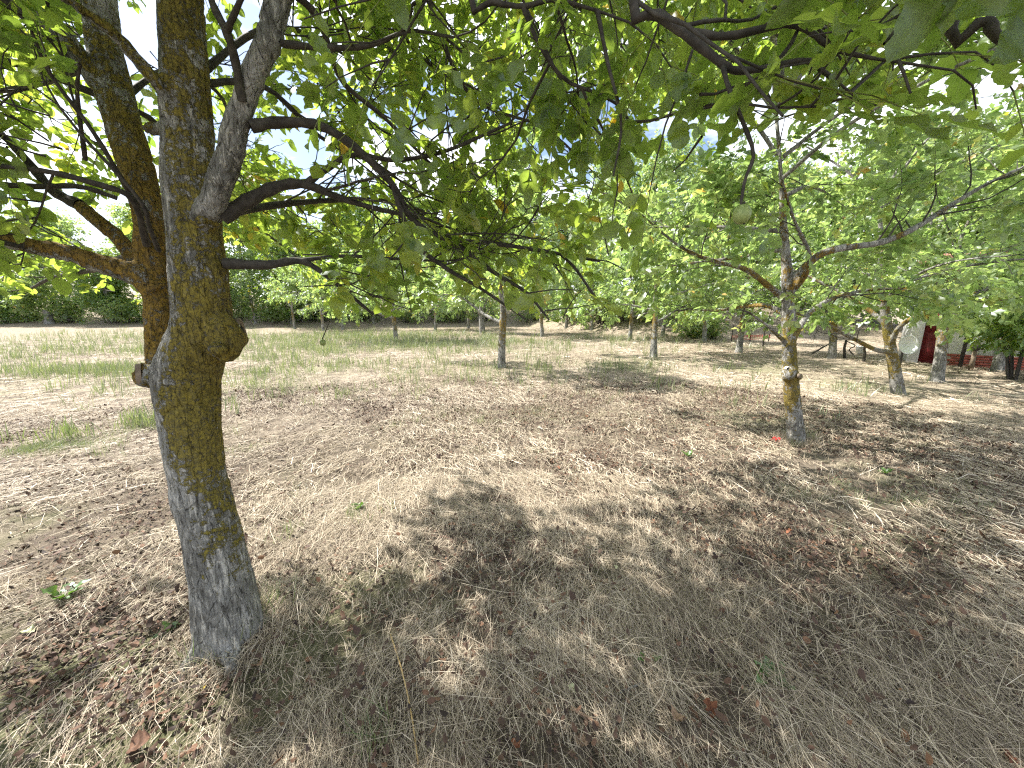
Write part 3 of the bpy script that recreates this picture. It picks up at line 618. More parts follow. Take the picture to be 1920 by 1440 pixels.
# ---------------------------------------------------------------- generated walnut trees
def gen_tree(seed, H=5.6, fork=1.5, nl=7, spread=2.9, r0=.11, lean=(0, 0), low=False, bsp=.22, tsp=.13, lsp=.06, base=.11, lcols=.42, elev=(.22, .95)):
    r = np.random.RandomState(seed)
    tp = [np.array([0, 0, -.12]), np.array([lean[0]*.3, lean[1]*.3, .5]), np.array([lean[0]*.7, lean[1]*.7, fork*.8]), np.array([lean[0], lean[1], fork+.15]), np.array([lean[0]+r.uniform(-.1, .1), lean[1]+r.uniform(-.1, .1), fork+.9]),
          np.array([lean[0]+r.uniform(-.3, .3), lean[1]+r.uniform(-.3, .3), H*.6]), np.array([lean[0]+r.uniform(-.4, .4), lean[1]+r.uniform(-.4, .4), H*.85])]
    c = catmull(tp, 26); rad = np.interp(np.linspace(0, 1, 26), [0, .06, .16, .45, .6, .8, 1], [r0*1.5, r0*1.05, r0*.95, r0*.85, r0*.55, r0*.3, r0*.1])
    limbs = []
    a0 = r.rand()*6
    for k in range(nl):
        f = k/(nl-1); z = fork*.88+f*(H*.62-fork); i = int(np.argmin(np.abs(c[:, 2]-z))); a = a0+k*2.4+r.uniform(-.3, .3)
        e = elev[0]+(elev[1]-elev[0])*f+r.uniform(-.12, .12); L_ = spread*(1.05-.45*f)*r.uniform(.85, 1.15)
        d = np.array([math.cos(a)*math.cos(e), math.sin(a)*math.cos(e), math.sin(e)])
        pts = shoot(c[i], d, L_, 9, r, .09, .17, .02); limbs.append((pts, np.linspace(rad[i]*.55, .006, 9)))
    L2 = [(p_, r_, .2) for p_, r_ in limbs]+[(c[16:], rad[16:], .1)]
    brs, tws, (p0, d0) = ramify(L2, r, bsp, tsp, lsp, blen=(.55, 1.25), tlen=(.2, .5))
    return (c, rad), limbs, brs, tws, p0, d0, r
def tree_bottom(p, zmin): return p[:, 2] > zmin
def tree_meshes(seed, bank, lmat, nmax, zmin=1.25, base=.11, twig_sides=3, pieces=(), **kw):
    tr, limbs, brs, tws, p0, d0, r = gen_tree(seed, base=base, **kw)
    zc = zmin+.35*vnoise(p0[:, 0]*.9+seed, p0[:, 1]*.9)
    m = p0[:, 2] > zc; lv, st = compound((p0[m], d0[m]), r, base, nmax, .15, kw.get('lcols', .42), .2)
    V, F = tube(*tr, 12, cap=False); hz = V[:, 2]
    V = V+norm(V-np.repeat(tr[0], 12, 0))*(.012*(vnoise3(V*np.array([12, 12, 6]))-.5)+.006*(vnoise3(V*35)-.5))[:, None]
    at = {'lichen': np.clip(.22+.40*smooth(.1, 1.1, hz)+.6*(vnoise3(V*5)-.5), 0, 1), 'orange': np.clip(.6*smooth(.3, 1.2, hz), 0, 1)}
    out = {'trunk': mesh_np('trunk', V, F, M_bark_far, attrs=at)}
    lm = [tube_mesh('limb', p_, r_, M_bark_far, 7, lichen=.35, orange=.6) for p_, r_ in limbs]
    fb = [(a, b_) for a, b_ in brs if a[-1, 2] > zmin-.2]; ft = [(a, b_) for a, b_ in tws if a[-1, 2] > zmin-.1]
    out['twigs'] = polys_mesh('twigs', fb+ft, twig_sides, M_twig)
    return out, lm, lv, (tr, st)
def place_tree(root, out, lm):
    o = obj('trunk', out['trunk'], root)
    for l in lm: obj('limb', l, root)
    obj('twigs', out['twigs'], root, kind='stuff'); obj('crown', out['crown'], root, kind='stuff')
PROTO = []
for k, (seed, kw) in enumerate([(21, dict(H=5.6, fork=1.45, nl=7, spread=2.9, lean=(.1, .05))), (22, dict(H=6.0, fork=1.3, nl=8, spread=3.0, lean=(-.15, .1))), (23, dict(H=5.2, fork=1.6, nl=7, spread=2.7, lean=(.05, -.15))), (29, dict(H=6.4, fork=1.5, nl=8, spread=3.1, lean=(-.05, -.05)))]):
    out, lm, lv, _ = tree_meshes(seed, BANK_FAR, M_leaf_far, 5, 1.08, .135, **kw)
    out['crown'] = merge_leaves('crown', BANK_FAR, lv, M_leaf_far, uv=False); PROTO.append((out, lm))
    print('proto leaflets', len(lv['p']))
WG = 'walnut trees of the orchard'
# (px, py of the trunk base, prototype, turn, scale, girth label)
TREES = [
 (940, 690, 0, .6, 1.0, 'young walnut tree with an orange lichened trunk in the middle of the meadow'),
 (743, 640, 1, 2.1, 1.05, 'slender walnut tree with straight tan trunk standing in the green grass strip'),
 (1017, 632, 2, 4.0, 1.05, 'thin pale walnut trunk just beyond the middle meadow tree'),
 (1225, 670, 1, 5.2, .98, 'walnut tree with a low V fork left of the lichen spotted tree'),
 (1181, 636, 3, 1.0, 1.0, 'slim walnut tree just behind the low V forked tree'),
 (1242, 630, 2, .3, 1.0, 'dark thin walnut trunk close behind the V forked tree'),
 (1385, 661, 3, 3.3, 1.0, 'walnut tree with whitewashed foot beside the red netting'),
 (1757, 715, 0, 1.9, .95, 'leaning walnut tree in front of the dark red door'),
 (1870, 697, 2, 2.6, 1.0, 'dark walnut tree in front of the white house wall'),
 (607, 621, 3, .9, 1.0, 'dark distant walnut tree nearest to the big trunk at the meadow edge'),
 (553, 617, 0, 4.4, 1.0, 'small distant walnut tree with two thin stems behind the big tree'),
 (643, 619, 1, 5.9, 1.0, 'leaning distant walnut tree with a twin stem at the meadow edge'),
 (816, 619, 2, 2.2, 1.05, 'short dark distant walnut trunk beyond the green grass strip'),
 (878, 616, 1, 3.0, 1.1, 'distant walnut trunk directly behind the middle meadow tree'),
 (1062, 614, 0, 3.9, 1.1, 'far dark walnut trunk between the pale thin trunk and the V forked tree'),
 (1110, 618, 3, 5.0, 1.0, 'far walnut trunk under the hanging near leaves'),
 (700, 606, 2, 1.2, 1.2, 'far walnut tree at the back fence left of the green strip'),
 (480, 606, 1, .2, 1.2, 'far walnut tree close beside the swollen knot of the big trunk'),
 (1320, 640, 0, 1.2, 1.0, 'walnut tree with low drooping boughs before the sunny bank'),
 (1560, 672, 1, .5, 1.0, 'walnut tree behind the lichen spotted right tree'),
]
for i, (px, py, k, rot, s, lab) in enumerate(TREES):
    g = G(px, py); root = empty('walnut_tree', tuple(g), lab, 'tree', WG); root.rotation_euler.z = rot; root.scale = (s, s, s*(1+.06*math.sin(i*2.7)))
    place_tree(root, *PROTO[k])
# the tree right of the middle, close enough to show its leaves
def detailed_tree(px, py, seed, label, stems, knots, count, zmin, extra, tint=.45, kw=None):
    g = G(px, py); root = empty('walnut_tree', tuple(g), label, 'tree', WG); Yt = g[1]
    st = [stem([(a, b_, Yt+dy, ww) for a, b_, dy, ww in s], 24, .72) for s in stems]
    pcs = [tube(c-g, r_, 14) for c, r_ in st if r_[0] > .02]
    for (a, b_, dy, rr) in knots: pcs.append(blob(P(a, b_, Yt+dy)-g, rr, 10))
    me = remesh('trunk', pcs, .012, 3); co, no = dispose(me)
    rough = .012*(vnoise3(co*np.array([16, 16, 8]))-.5)+.006*(vnoise3(co*np.array([50, 50, 14]))-.5)
    hz = co[:, 2]; lich = .28+.40*smooth(.1, .8, hz)+.7*(vnoise3(co*5.5)-.5)-.25*smooth(1.9, 2.6, hz)
    set_co(me, co+no*rough[:, None]*.7, {'lichen': np.clip(lich, 0, 1), 'orange': np.clip(.30+.8*(vnoise3(co*4+9)-.5)+.3*smooth(1.2, 1.8, hz), 0, 1)}, M_bark_far)
    obj('trunk', me, root)
    r = np.random.RandomState(seed); limbs = [(c, r_, .3) for c, r_ in st[1:]]
    for pts, ra in extra(g, st): 
        c = catmull(pts, 14); r_ = np.linspace(*ra, 14); limbs.append((c, r_, .2)); obj('limb', tube_mesh('limb', c-g, r_, M_bark_far, 8, lichen=.3, orange=.5), root)
    brs, tws, (p0, d0) = ramify(limbs, r, .20, .135, .065, blen=(.5, 1.2), tlen=(.18, .45))
    m = p0[:, 2] > zmin+.4*vnoise(p0[:, 0]*1.1, p0[:, 1]*1.1); xx, yy, dd = project(p0); tx, ty, td = project(st[0][0]); near_x = np.abs(xx-np.interp(-yy, -ty, tx)) < 34
    m &= ~(near_x & (yy > ty[0]-420) & (p0[:, 1] < g[1]) & (r.rand(len(p0)) < .8)); lv, sk = compound((p0[m], d0[m]), r, .105, 7, .2, tint, .2)
    obj('twigs', polys_mesh('twigs', [(a-g, b_) for a, b_ in brs+tws if a[-1, 2] > zmin-.2], 4, M_twig), root, kind='stuff')
    rest = leaf_objects(root, lv, count, g) if count else lv
    rest['p'] = rest['p']-g
    obj('crown', merge_leaves('crown', BANK_MID if count else BANK_FAR, rest, M_leaf_far, uv=False), root, kind='stuff')
    print('detailed leaflets', len(lv['p'])); return root, g, st
def extraB(g, st):
    t = st[0][0][-1]; f = st[1][0][-1]; l = st[2][0][-1]
    return [([t, t+[.4, .0, .6], t+[1.1, .1, 1.3], t+[1.9, .2, 1.6]], (.026, .006)), ([t, t+[-.4, .1, .6], t+[-1.2, .2, 1.3], t+[-2.0, .3, 1.5]], (.026, .006)), ([t, t+[.3, .4, .8], t+[.4, .8, 1.8]], (.024, .006)), ([t, t+[-.3, -.2, .9], t+[-.5, -.5, 1.9]], (.024, .006)), ([st[0][0][21], st[0][0][21]+[.5, -.2, .4], st[0][0][21]+[1.3, -.4, .8], st[0][0][21]+[2.1, -.5, .9]], (.022, .006)), ([st[0][0][21], st[0][0][21]+[-.5, -.1, .4], st[0][0][21]+[-1.3, -.2, .7], st[0][0][21]+[-2.0, -.2, .8]], (.022, .006)),
            ([t, t+[.2, .3, .5], t+[.5, .9, 1.2], t+[.9, 1.5, 1.6]], (.03, .007)), ([t, t+[-.3, -.3, .5], t+[-.9, -.7, 1.1], t+[-1.5, -1.0, 1.3]], (.028, .006)),
            ([t, t+[.1, -.4, .5], t+[.4, -1.1, 1.0], t+[.9, -1.7, 1.1]], (.026, .006)), ([t, t+[-.2, .4, .6], t+[-.5, 1.1, 1.3], t+[-1.0, 1.8, 1.6]], (.026, .006)), ([t, t+[.05, .05, .9], t+[0, .1, 1.9]], (.03, .006)),
            ([f, f+[.5, .1, .3], f+[1.1, .3, .4]], (.016, .005)), ([l, l+[-.5, .1, .25], l+[-1.0, .1, .25]], (.014, .005)),
            ([st[0][0][18], st[0][0][18]+[.2, .7, .15], st[0][0][18]+[.3, 1.6, .2], st[0][0][18]+[.2, 2.4, .1]], (.03, .006)),
            ([st[0][0][17], st[0][0][17]+[-.5, .5, .15], st[0][0][17]+[-1.2, 1.1, .25], st[0][0][17]+[-1.9, 1.4, .1]], (.028, .006)),
            ([st[0][0][19], st[0][0][19]+[.6, .5, .25], st[0][0][19]+[1.4, 1.2, .4], st[0][0][19]+[2.2, 1.6, .2]], (.028, .006)),
            ([st[0][0][20], st[0][0][20]+[.2, -.6, .3], st[0][0][20]+[.7, -1.3, .5], st[0][0][20]+[1.3, -1.7, .45]], (.022, .005))]
stB = [
 [(1493, 850, 0, 50), (1493, 828, 0, 42), (1488, 770, 0, 36), (1482, 706, 0, 37), (1479, 640, 0, 31), (1478, 580, 0, 29), (1476, 520, 0, 27), (1472, 460, .02, 20), (1467, 390, .04, 14), (1463, 310, .06, 10), (1455, 210, .08, 8)],
 [(1480, 545, 0, 26), (1498, 515, -.06, 22), (1530, 482, -.12, 20), (1572, 466, -.15, 18), (1650, 455, -.1, 16), (1715, 428, 0, 14), (1790, 380, .1, 12), (1860, 340, .2, 9), (1950, 300, .3, 7)],
 [(1472, 560, 0, 20), (1445, 540, -.05, 15), (1400, 506, -.1, 13), (1340, 490, -.12, 11), (1285, 468, -.15, 9), (1240, 435, -.15, 7), (1195, 395, -.15, 5)],
 [(1474, 470, .02, 14), (1440, 470, .2, 11), (1390, 482, .5, 9), (1320, 490, .9, 7), (1250, 500, 1.2, 5)],
 [(1475, 590, 0, 16), (1440, 574, .2, 11), (1400, 574, .5, 10), (1345, 582, .8, 7), (1290, 580, 1.0, 5)],
 [(1484, 640, 0, 20), (1500, 612, .05, 15), (1520, 585, .2, 12), (1560, 560, .5, 10), (1620, 545, .9, 8), (1690, 540, 1.2, 6)],
 [(1486, 545, 0, 18), (1512, 510, -.2, 14), (1515, 470, -.35, 12), (1490, 415, -.5, 9), (1465, 330, -.6, 7), (1462, 270, -.65, 5)],
 [(1470, 640, 0, 12), (1440, 612, -.1, 8), (1410, 590, -.2, 6)],
]
rootB, gB, sB = detailed_tree(1493, 828, 41, 'walnut tree with yellow lichen spotted trunk and a white ringed knot hole', stB, [(1481, 700, -.03, (.085, .08, .11)), (1496, 706, -.06, (.045, .055, .045))], 300, 1.4, extraB)
def knot(root, g, px, py, dy, r1):
    c = P(px, py, g[1]+dy); 
    disc('knot_rim', c, [-.05, -1, .05], r1, .018, M_scar, root, r2=1, org=g); disc('knot_hollow', c+np.array([0, -.004, 0]), [-.05, -1, .05], r1*.55, .008, M_hole, root, org=g)
knot(rootB, gB, 1476, 691, -.118, .018)
disc('stub_end', P(1499, 705, gB[1]-.125), [.6, -.8, .1], .022, .008, M_cut, rootB, org=gB)
def extraD(g, st):
    t = st[0][0][-1]; return [([t, t+[.3, .2, .5], t+[.9, .6, 1.1], t+[1.5, 1.0, 1.4]], (.03, .007)), ([t, t+[-.3, .3, .6], t+[-.9, .8, 1.3], t+[-1.5, 1.1, 1.6]], (.028, .007)), ([t, t+[.1, -.3, .7], t+[.3, -.9, 1.5]], (.028, .007)),
            ([st[0][0][16], st[0][0][16]+[.7, -.3, .35], st[0][0][16]+[1.6, -.6, .5], st[0][0][16]+[2.4, -.8, .4]], (.03, .006)), ([st[0][0][15], st[0][0][15]+[-.3, -.7, .35], st[0][0][15]+[-.6, -1.5, .5], st[0][0][15]+[-.6, -2.2, .5]], (.028, .006)),
            ([st[0][0][17], st[0][0][17]+[.2, .8, .3], st[0][0][17]+[.2, 1.7, .5], st[0][0][17]+[0, 2.4, .4]], (.028, .006)), ([t, t+[.6, -.5, .5], t+[1.4, -1.0, .9], t+[2.2, -1.2, 1.0]], (.026, .006))]
stD = [[(1687, 755, 0, 36), (1684, 738, 0, 31), (1677, 690, 0, 25), (1668, 640, 0, 23), (1660, 590, 0, 20), (1655, 540, 0, 16), (1652, 470, 0, 12), (1650, 390, 0, 9)],
       [(1668, 660, 0, 14), (1640, 655, -.2, 11), (1600, 635, -.5, 10), (1560, 615, -.7, 8), (1500, 590, -.9, 6), (1440, 575, -1.0, 5)],
       [(1668, 648, 0, 14), (1690, 610, -.3, 11), (1740, 585, -.6, 9), (1810, 570, -.9, 7), (1900, 560, -1.2, 5)],
       [(1664, 610, 0, 14), (1620, 575, .3, 10), (1560, 540, .7, 8), (1500, 510, 1.1, 6)]]
detailed_tree(1684, 738, 51, 'stout leaning walnut tree with low yellow limb near the white dish', stD, [], 0, 1.2, extraD, .42)

# ---------------------------------------------------------------- trees and shrubs behind the orchard
def gen_crown(seed, H, R, zb, lmat, n, base, droop=0.0, lobes=14):
    r = np.random.RandomState(seed); C = []; 
    for k in range(lobes):
        f = r.rand(); z = zb+(H-zb)*f; rr = R*math.sqrt(max(.05, 1-(abs(f-.42)/.62)**2))*r.uniform(.3, .85); a = r.rand()*6.28
        C.append((rr*math.cos(a), rr*math.sin(a), z, R*r.uniform(.28, .5)))
    C = np.array(C); j = r.randint(0, lobes, n); v = norm(r.randn(n, 3)); s = r.rand(n)**.45
    p = C[j, :3]+v*(C[j, 3]*s)[:, None]*np.array([1, 1, .75]); p = p[p[:, 2] > max(zb*.6, .1)]
    d = norm(v[:len(p)]+.6*r.randn(len(p), 3)+np.array([0, 0, -droop])); lv, _ = compound((p, d), r, base, 5, .1, .45, .22)
    tr = catmull([[0, 0, -.2], [.1, 0, H*.2], [0, .1, H*.45], [.1, .05, H*.85]], 14); out = {}
    V, F = tube(tr, np.linspace(.035*H**.9, .03, 14), 9, cap=False)
    out['trunk'] = mesh_np('trunk', V, F, M_bark_far, attrs={'lichen': np.full(len(V), .15), 'orange': np.full(len(V), .1)})
    lm = []
    for q in C[:9]:
        i = int(np.clip(q[2]/H*10, 2, 11)); s0 = tr[i]; pts = catmull([s0, (s0+q[:3])/2+[0, 0, .15], q[:3]], 7)
        lm.append(tube_mesh('limb', pts, np.linspace(.012*H**.8, .012, 7), M_bark_far, 5, lichen=.1, orange=.1))
    out['crown'] = merge_leaves('crown', BANK_FAR, lv, lmat, uv=False); return out, lm
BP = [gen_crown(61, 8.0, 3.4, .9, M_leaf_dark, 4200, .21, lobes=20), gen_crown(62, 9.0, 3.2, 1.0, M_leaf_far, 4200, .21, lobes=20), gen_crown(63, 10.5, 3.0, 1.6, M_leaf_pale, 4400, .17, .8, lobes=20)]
def place_bg(px, Yd, k, s, label, group, rot):
    x = (px-960)/FPX*Yd*1.0; z = float(terrain(x, Yd)); root = empty('background_tree', (x, Yd, z), label, 'tree', group); root.rotation_euler.z = rot; root.scale = (s, s, s)
    out, lm = BP[k]; obj('trunk', out['trunk'], root); 
    for l in lm: obj('limb', l, root)
    obj('crown', out['crown'], root, kind='stuff')
BGL = 'leafy tree in the far row that closes the orchard'
rb = np.random.RandomState(8)
for i, px in enumerate(range(-260, 2200, 82)):
    Yd = float(np.interp(px, [-260, 1000, 1300, 1500, 2200], [37, 39, 34, 27, 21]))+rb.uniform(-2, 3)
    place_bg(px+rb.uniform(-20, 20), Yd, i % 2, rb.uniform(1.0, 1.45) if px > 250 else rb.uniform(.8, 1.1), [BGL.replace('leafy', 'dark green leafy'), BGL.replace('leafy', 'light green leafy')][i % 2], 'far row of trees beyond the orchard', i*1.3)
for px, Yd, s, lab, rot in [(1235, 24, .95, 'tall pale yellow green tree rising behind the V forked walnut', .4), (1130, 30, 1.0, 'tall pale drooping tree against the clouds left of the tallest one', 2.0), (905, 26, .78, 'slim pale drooping tree top seen over the middle meadow tree', 4.0),
                        (1330, 26, .9, 'pale drooping tree between the tall pale tree and the lichen spotted walnut', 5.0), (1700, 20, .9, 'pale leafy tree behind the stout leaning walnut', 1.0)]:
    place_bg(px, Yd, 2, s, lab, 'tall pale trees behind the orchard', rot)
SHRUBS = {}
def shrub(px, py, R, H, lmat, seed, label, n=900, base=.10, share=None):
    g = G(px, py); r = np.random.RandomState(seed); root = empty('shrub', tuple(g), label, 'shrub', 'shrubs along the orchard edge')
    if share is not None and share in SHRUBS:
        a_, b_ = SHRUBS[share]; obj('stems', a_, root); obj('foliage', b_, root, kind='stuff'); root.rotation_euler.z = seed*1.7; root.scale = (R/2, R/2, H/2.6); return
    if share is not None: root.scale = (R/2, R/2, H/2.6); R, H = 2., 2.6
    C = np.stack([r.uniform(-R, R, 9)*.7, r.uniform(-R, R, 9)*.6, r.uniform(.25, .8, 9)*H], -1); j = r.randint(0, 9, n); v = norm(r.randn(n, 3))
    p = C[j]+v*(R*.45*r.rand(n)**.4)[:, None]*np.array([1, 1, .8]); m = p[:, 2] > .03; p = p[m]; lv, _ = compound((p, norm(v[m]+.5*r.randn(len(p), 3))), r, base, 5, .1, .45, .25)
    mm = MB()
    for q in C:
        V, F = tube(catmull([[q[0]*.2, q[1]*.2, -.05], [q[0]*.5, q[1]*.5, q[2]*.5], q], 6), np.linspace(.03, .006, 6), 5, cap=False); mm.add(V, F)
    sm, fm = mm.mesh('stems', M_twig), merge_leaves('foliage', BANK_FAR, lv, lmat, uv=False); SHRUBS[share] = (sm, fm) if share is not None else None
    obj('stems', sm, root); obj('foliage', fm, root, kind='stuff')
SHRUBS.pop(None, None)
for i_, px_ in enumerate(range(-60, 1290, 62)):
    shrub(px_+17*math.sin(i_*5.), 604+2.5*math.sin(i_*3.1), 1.5+.7*abs(math.sin(i_*1.7)), 1.8+1.3*abs(math.cos(i_*2.3)), [M_leaf_pale, M_leaf_far, M_leaf_dark, M_leaf_far][i_ % 4], 40+i_, 'leafy %s bush in the hedge along the far meadow edge' % ['pale green', 'mid green', 'dark green', 'mid green'][i_ % 4], 800, .15, share=i_ % 4)
for a in [(15, 607, 1.6, 2.0, M_leaf_dark, 1, 'low green bush at the far left end of the meadow'), (70, 600, 2.2, 2.6, M_leaf_pale, 2, 'pale willowy bush beside the grey stump'), (150, 603, 2.4, 3.0, M_leaf_dark, 3, 'dark dense bush right of the grey stump'),
          (215, 606, 2.0, 2.4, M_leaf_dark, 4, 'dark bush next to the big trunk at the meadow edge'), (500, 603, 2.0, 2.4, M_leaf_dark, 5, 'dark bush seen right of the swollen knot'), (585, 603, 2.0, 2.0, M_leaf_dark, 6, 'dark bush behind the distant dark trunks'),
          (680, 601, 2.4, 1.8, M_leaf_pale, 7, 'grey green bush at the back fence'), (1300, 632, 1.0, 1.4, M_leaf_far, 8, 'leafy bush before the sunny bank right of the V forked tree'), (1340, 636, .8, 1.1, M_leaf_far, 9, 'small leafy bush left of the whitewashed foot'),
          (1905, 712, .9, 2.2, M_leaf_dark, 10, 'dark green bush at the right edge beside the house'), (1840, 612, 3.0, 3.4, M_leaf_dark, 12, 'large dark shrub rising behind the house')]:
    shrub(*a)

# ---------------------------------------------------------------- house at the right
M_white = plain('white_plaster', (.60, .60, .60), (.78, .78, .77), 3, .9, .2)
M_brick = plain('red_brick', (.22, .055, .04), (.33, .09, .06), 12, .9)
M_mortar = plain('mortar', (.28, .24, .21), (.38, .34, .3), 20, .95)
M_door = plain('dark_red_paint', (.11, .012, .014), (.16, .018, .02), 6, .5)
M_roof = plain('roof_tile', (.14, .06, .04), (.23, .10, .07), 6, .9)
M_glass = plain('dark_window', (.015, .017, .02), (.03, .033, .036), 3, .15, 0, .6)
M_metal = plain('dark_metal', (.03, .028, .026), (.07, .06, .055), 20, .6)
M_bwhite = plain('white_enamel', (.72, .73, .75), (.82, .82, .82), 3, .45, .05)
hg = G(1766, 684); H0 = hg
house = empty('house', tuple(hg), 'low white house with brick plinth and dark red door behind the trees', 'house'); house.rotation_euler.z = -.72
def hpart(name, boxes, m, parent=house):
    mb = MB()
    for lo, hi_ in boxes: mb.box(lo, hi_)
    return obj(name, mb.mesh(name, m, smooth_=False), parent)
hpart('wall', [((0, 0, -.1), (9, .3, 2.5)), ((-.75, .0, -.1), (-.505, .3, 2.5)), ((-.505, .0, 1.75), (0, .3, 2.5)), ((-.75, .3, -.1), (-.45, 2.4, 2.5)), ((8.7, .3, -.1), (9, 2.4, 2.5)), ((-.45, 2.1, -.1), (8.7, 2.4, 2.5))], M_white)
dr_ = hpart('door', [((-.50, .08, -.05), (-.005, .14, 1.745))], M_door)
for z in (.15, .95): hpart('door_panel', [((-.43, .055, z), (-.13, .0795, z+.6))], M_door, dr_)
hpart('door_handle', [((-.10, .02, .98), (-.06, .0795, 1.10))], M_metal, dr_)
pl = hpart('plinth', [((.003, -.03, -.1), (3.2, -.002, .36))], M_mortar)
mb = MB(); mb.box((0, 0, 0), (.235, .03, .062)); bm_ = mb.mesh('brick', M_brick, smooth_=False)
for c in range(5):
    for k in range(13):
        x = .01+k*.247+(.12 if c % 2 else 0)
        if x+.235 > 3.2: continue
        o = obj('brick', bm_, pl); o.location = (x, -.045, -.02+c*.074); o.rotation_euler.y = .01*math.sin(k*3+c)
wn = hpart('window', [((2.3, -.03, 1.0), (3.5, -.001, 1.9))], M_glass)
for lo, hi_ in [((2.24, -.05, .94), (3.56, -.003, .999)), ((2.24, -.05, 1.901), (3.56, -.003, 1.96)), ((2.24, -.05, 1.0), (2.299, -.003, 1.9)), ((3.501, -.05, 1.0), (3.56, -.003, 1.9)), ((2.87, -.045, 1.001), (2.92, -.031, 1.899))]: hpart('window_frame', [(lo, hi_)], M_door, wn)
mb = MB()
V = [(-.95, -.6, 2.4), (9.4, -.6, 2.4), (9.4, 1.2, 3.2), (-.95, 1.2, 3.2), (9.4, 2.9, 2.4), (-.95, 2.9, 2.4)]; V = V+[(x, y, z+.12) for x, y, z in V]
mb.add(V, [(0, 3, 2, 1), (3, 5, 4, 2), (6, 7, 8, 9), (9, 8, 10, 11), (0, 1, 7, 6), (5, 11, 10, 4), (0, 6, 9, 3), (3, 9, 11, 5), (1, 2, 8, 7), (2, 4, 10, 8)]); obj('roof', mb.mesh('roof', M_roof, smooth_=False), house)
hpart('post', [((.22, -.62, -.1), (.29, -.55, 2.38))], M_metal)
# white dish
dg = G(1700, 692); Yd = dg[1]; dish = empty('white_dish', tuple(dg), 'round white dish on a short leg behind the stout leaning walnut', 'dish')
cD = P(1701, 647, Yd)-dg; rr = np.linspace(.001, 1, 7); a = np.linspace(0, 2*np.pi, 28, endpoint=False); nD = norm(np.array([-.25, -.92, .25])); UD = norm(np.cross(nD, [0, 0, 1.])); WD = np.cross(UD, nD)
R_ = .24; V = np.concatenate([cD+nD*(.12*q*q-.06)+R_*q*(np.cos(a)[:, None]*UD*.95+np.sin(a)[:, None]*WD*1.08) for q in rr]+[cD+nD*(.12*q*q-.068)+R_*q*(np.cos(a)[:, None]*UD*.95+np.sin(a)[:, None]*WD*1.08) for q in rr[::-1]])
i = np.arange(13)[:, None]*28; j = np.arange(28)[None]; j2 = (j+1) % 28
obj('reflector', mesh_np('reflector', V, np.stack([i+j, i+j2, i+28+j2, i+28+j], -1).reshape(-1, 4), M_bwhite), dish)
V, F = tube(np.array([[cD[0]*.8, cD[1]+.1, -.05], cD+[0, .09, 0]]), [.025, .022], 8); obj('leg', mesh_np('leg', V, F, M_metal), dish)
def stick(name, pts, rad, label, cat, m=M_twig, group=None, sides=7):
    pts = np.array(pts); g = pts[0].copy(); c = catmull(pts, 8); c = c+.012*np.random.RandomState(int(abs(g[0]*100))).randn(8, 3)*(rad > .02)
    V, F = tube(c-g, rad*np.linspace(1.1, .8, 8), sides); o = obj(name, mesh_np(name, V, F, m), None, label=label, category=cat); o.location = g
    if group: o['group'] = group
    return o
def post(px, y0, y1, rad, label, cat='post', lean=0, m=M_twig, name='post', group=None):
    g = G(px, y0); t = P(px+lean, y1, g[1]); return stick(name, [g-[0, 0, .08], (g+t)/2, t], rad, label, cat, m, group)
q0 = G(1522, 664); stick('leaning_pole', [q0, P(1546, 650, q0[1]+.2), P(1570, 636, q0[1]+.4)], .028, 'dark pole lying aslant right of the lichen spotted walnut', 'pole')
post(1583, 672, 638, .04, 'dark wooden stake with a bent twig right of the slanting pole', 'stake', 2, name='stake', group='stakes by the slanting pole')
post(1621, 678, 648, .035, 'thin dark stake close to the stout leaning walnut', 'stake', 0, name='stake', group='stakes by the slanting pole')
post(1430, 649, 612, .04, 'thin dark trunk like stake right of the red netting', 'stake', 5, name='stake')
post(1556, 650, 592, .025, 'grey metal fence post before the sunny bank', 'post', 0, M_metal, name='fence_post')
q0 = G(1600, 665); stick('bent_branch', [q0, P(1592, 655, q0[1]), P(1604, 648, q0[1]), P(1588, 640, q0[1]+.1)], .02, 'bent dead branch lying by the dark stake', 'branch')
# small dark standpipe before the wall
sg = G(1819, 694); sp_ = empty('standpipe', tuple(sg), 'dark standpipe with a black head in front of the white wall', 'standpipe')
V, F = tube(np.array([[0, 0, -.05], [.01, 0, .35], [0, 0, .62]]), [.06, .045, .04], 10); obj('pipe', mesh_np('pipe', V, F, M_cut), sp_)
V, F = blob((0, 0, .62), (.10, .10, .11), 12); obj('head', mesh_np('head', V, F, M_metal), sp_)
V, F = tube(np.array([[.02, 0, .64], [.12, -.03, .66], [.15, -.04, .55]]), [.03, .028, .025], 8); obj('spout', mesh_np('spout', V, F, M_metal), sp_)
V, F = tube(np.array([[0, 0, .68], [0, .02, .82]]), [.02, .018], 8); obj('lever', mesh_np('lever', V, F, M_metal), sp_)
# white bucket
wg = G(1612, 664); bk = empty('bucket', tuple(wg), 'small white bucket behind the dark stakes', 'bucket')
pr = [(.02, .0), (.11, .0), (.14, .27), (.15, .28), (.13, .27), (.10, .03), (.01, .02)]; a = np.linspace(0, 2*np.pi, 18, endpoint=False)
V = np.concatenate([np.stack([r_*np.cos(a), r_*np.sin(a), 0*a+z], -1) for r_, z in pr]); i = np.arange(len(pr)-1)[:, None]*18; j = np.arange(18)[None]; j2 = (j+1) % 18
obj('body', mesh_np('body', V, np.stack([i+j, i+j2, i+18+j2, i+18+j], -1).reshape(-1, 4), M_bwhite), bk)
V, F = tube(catmull([[-.145, 0, .26], [0, -.05, .38], [.145, 0, .26]], 8), .006, 6); obj('handle', mesh_np('handle', V, F, M_metal), bk)
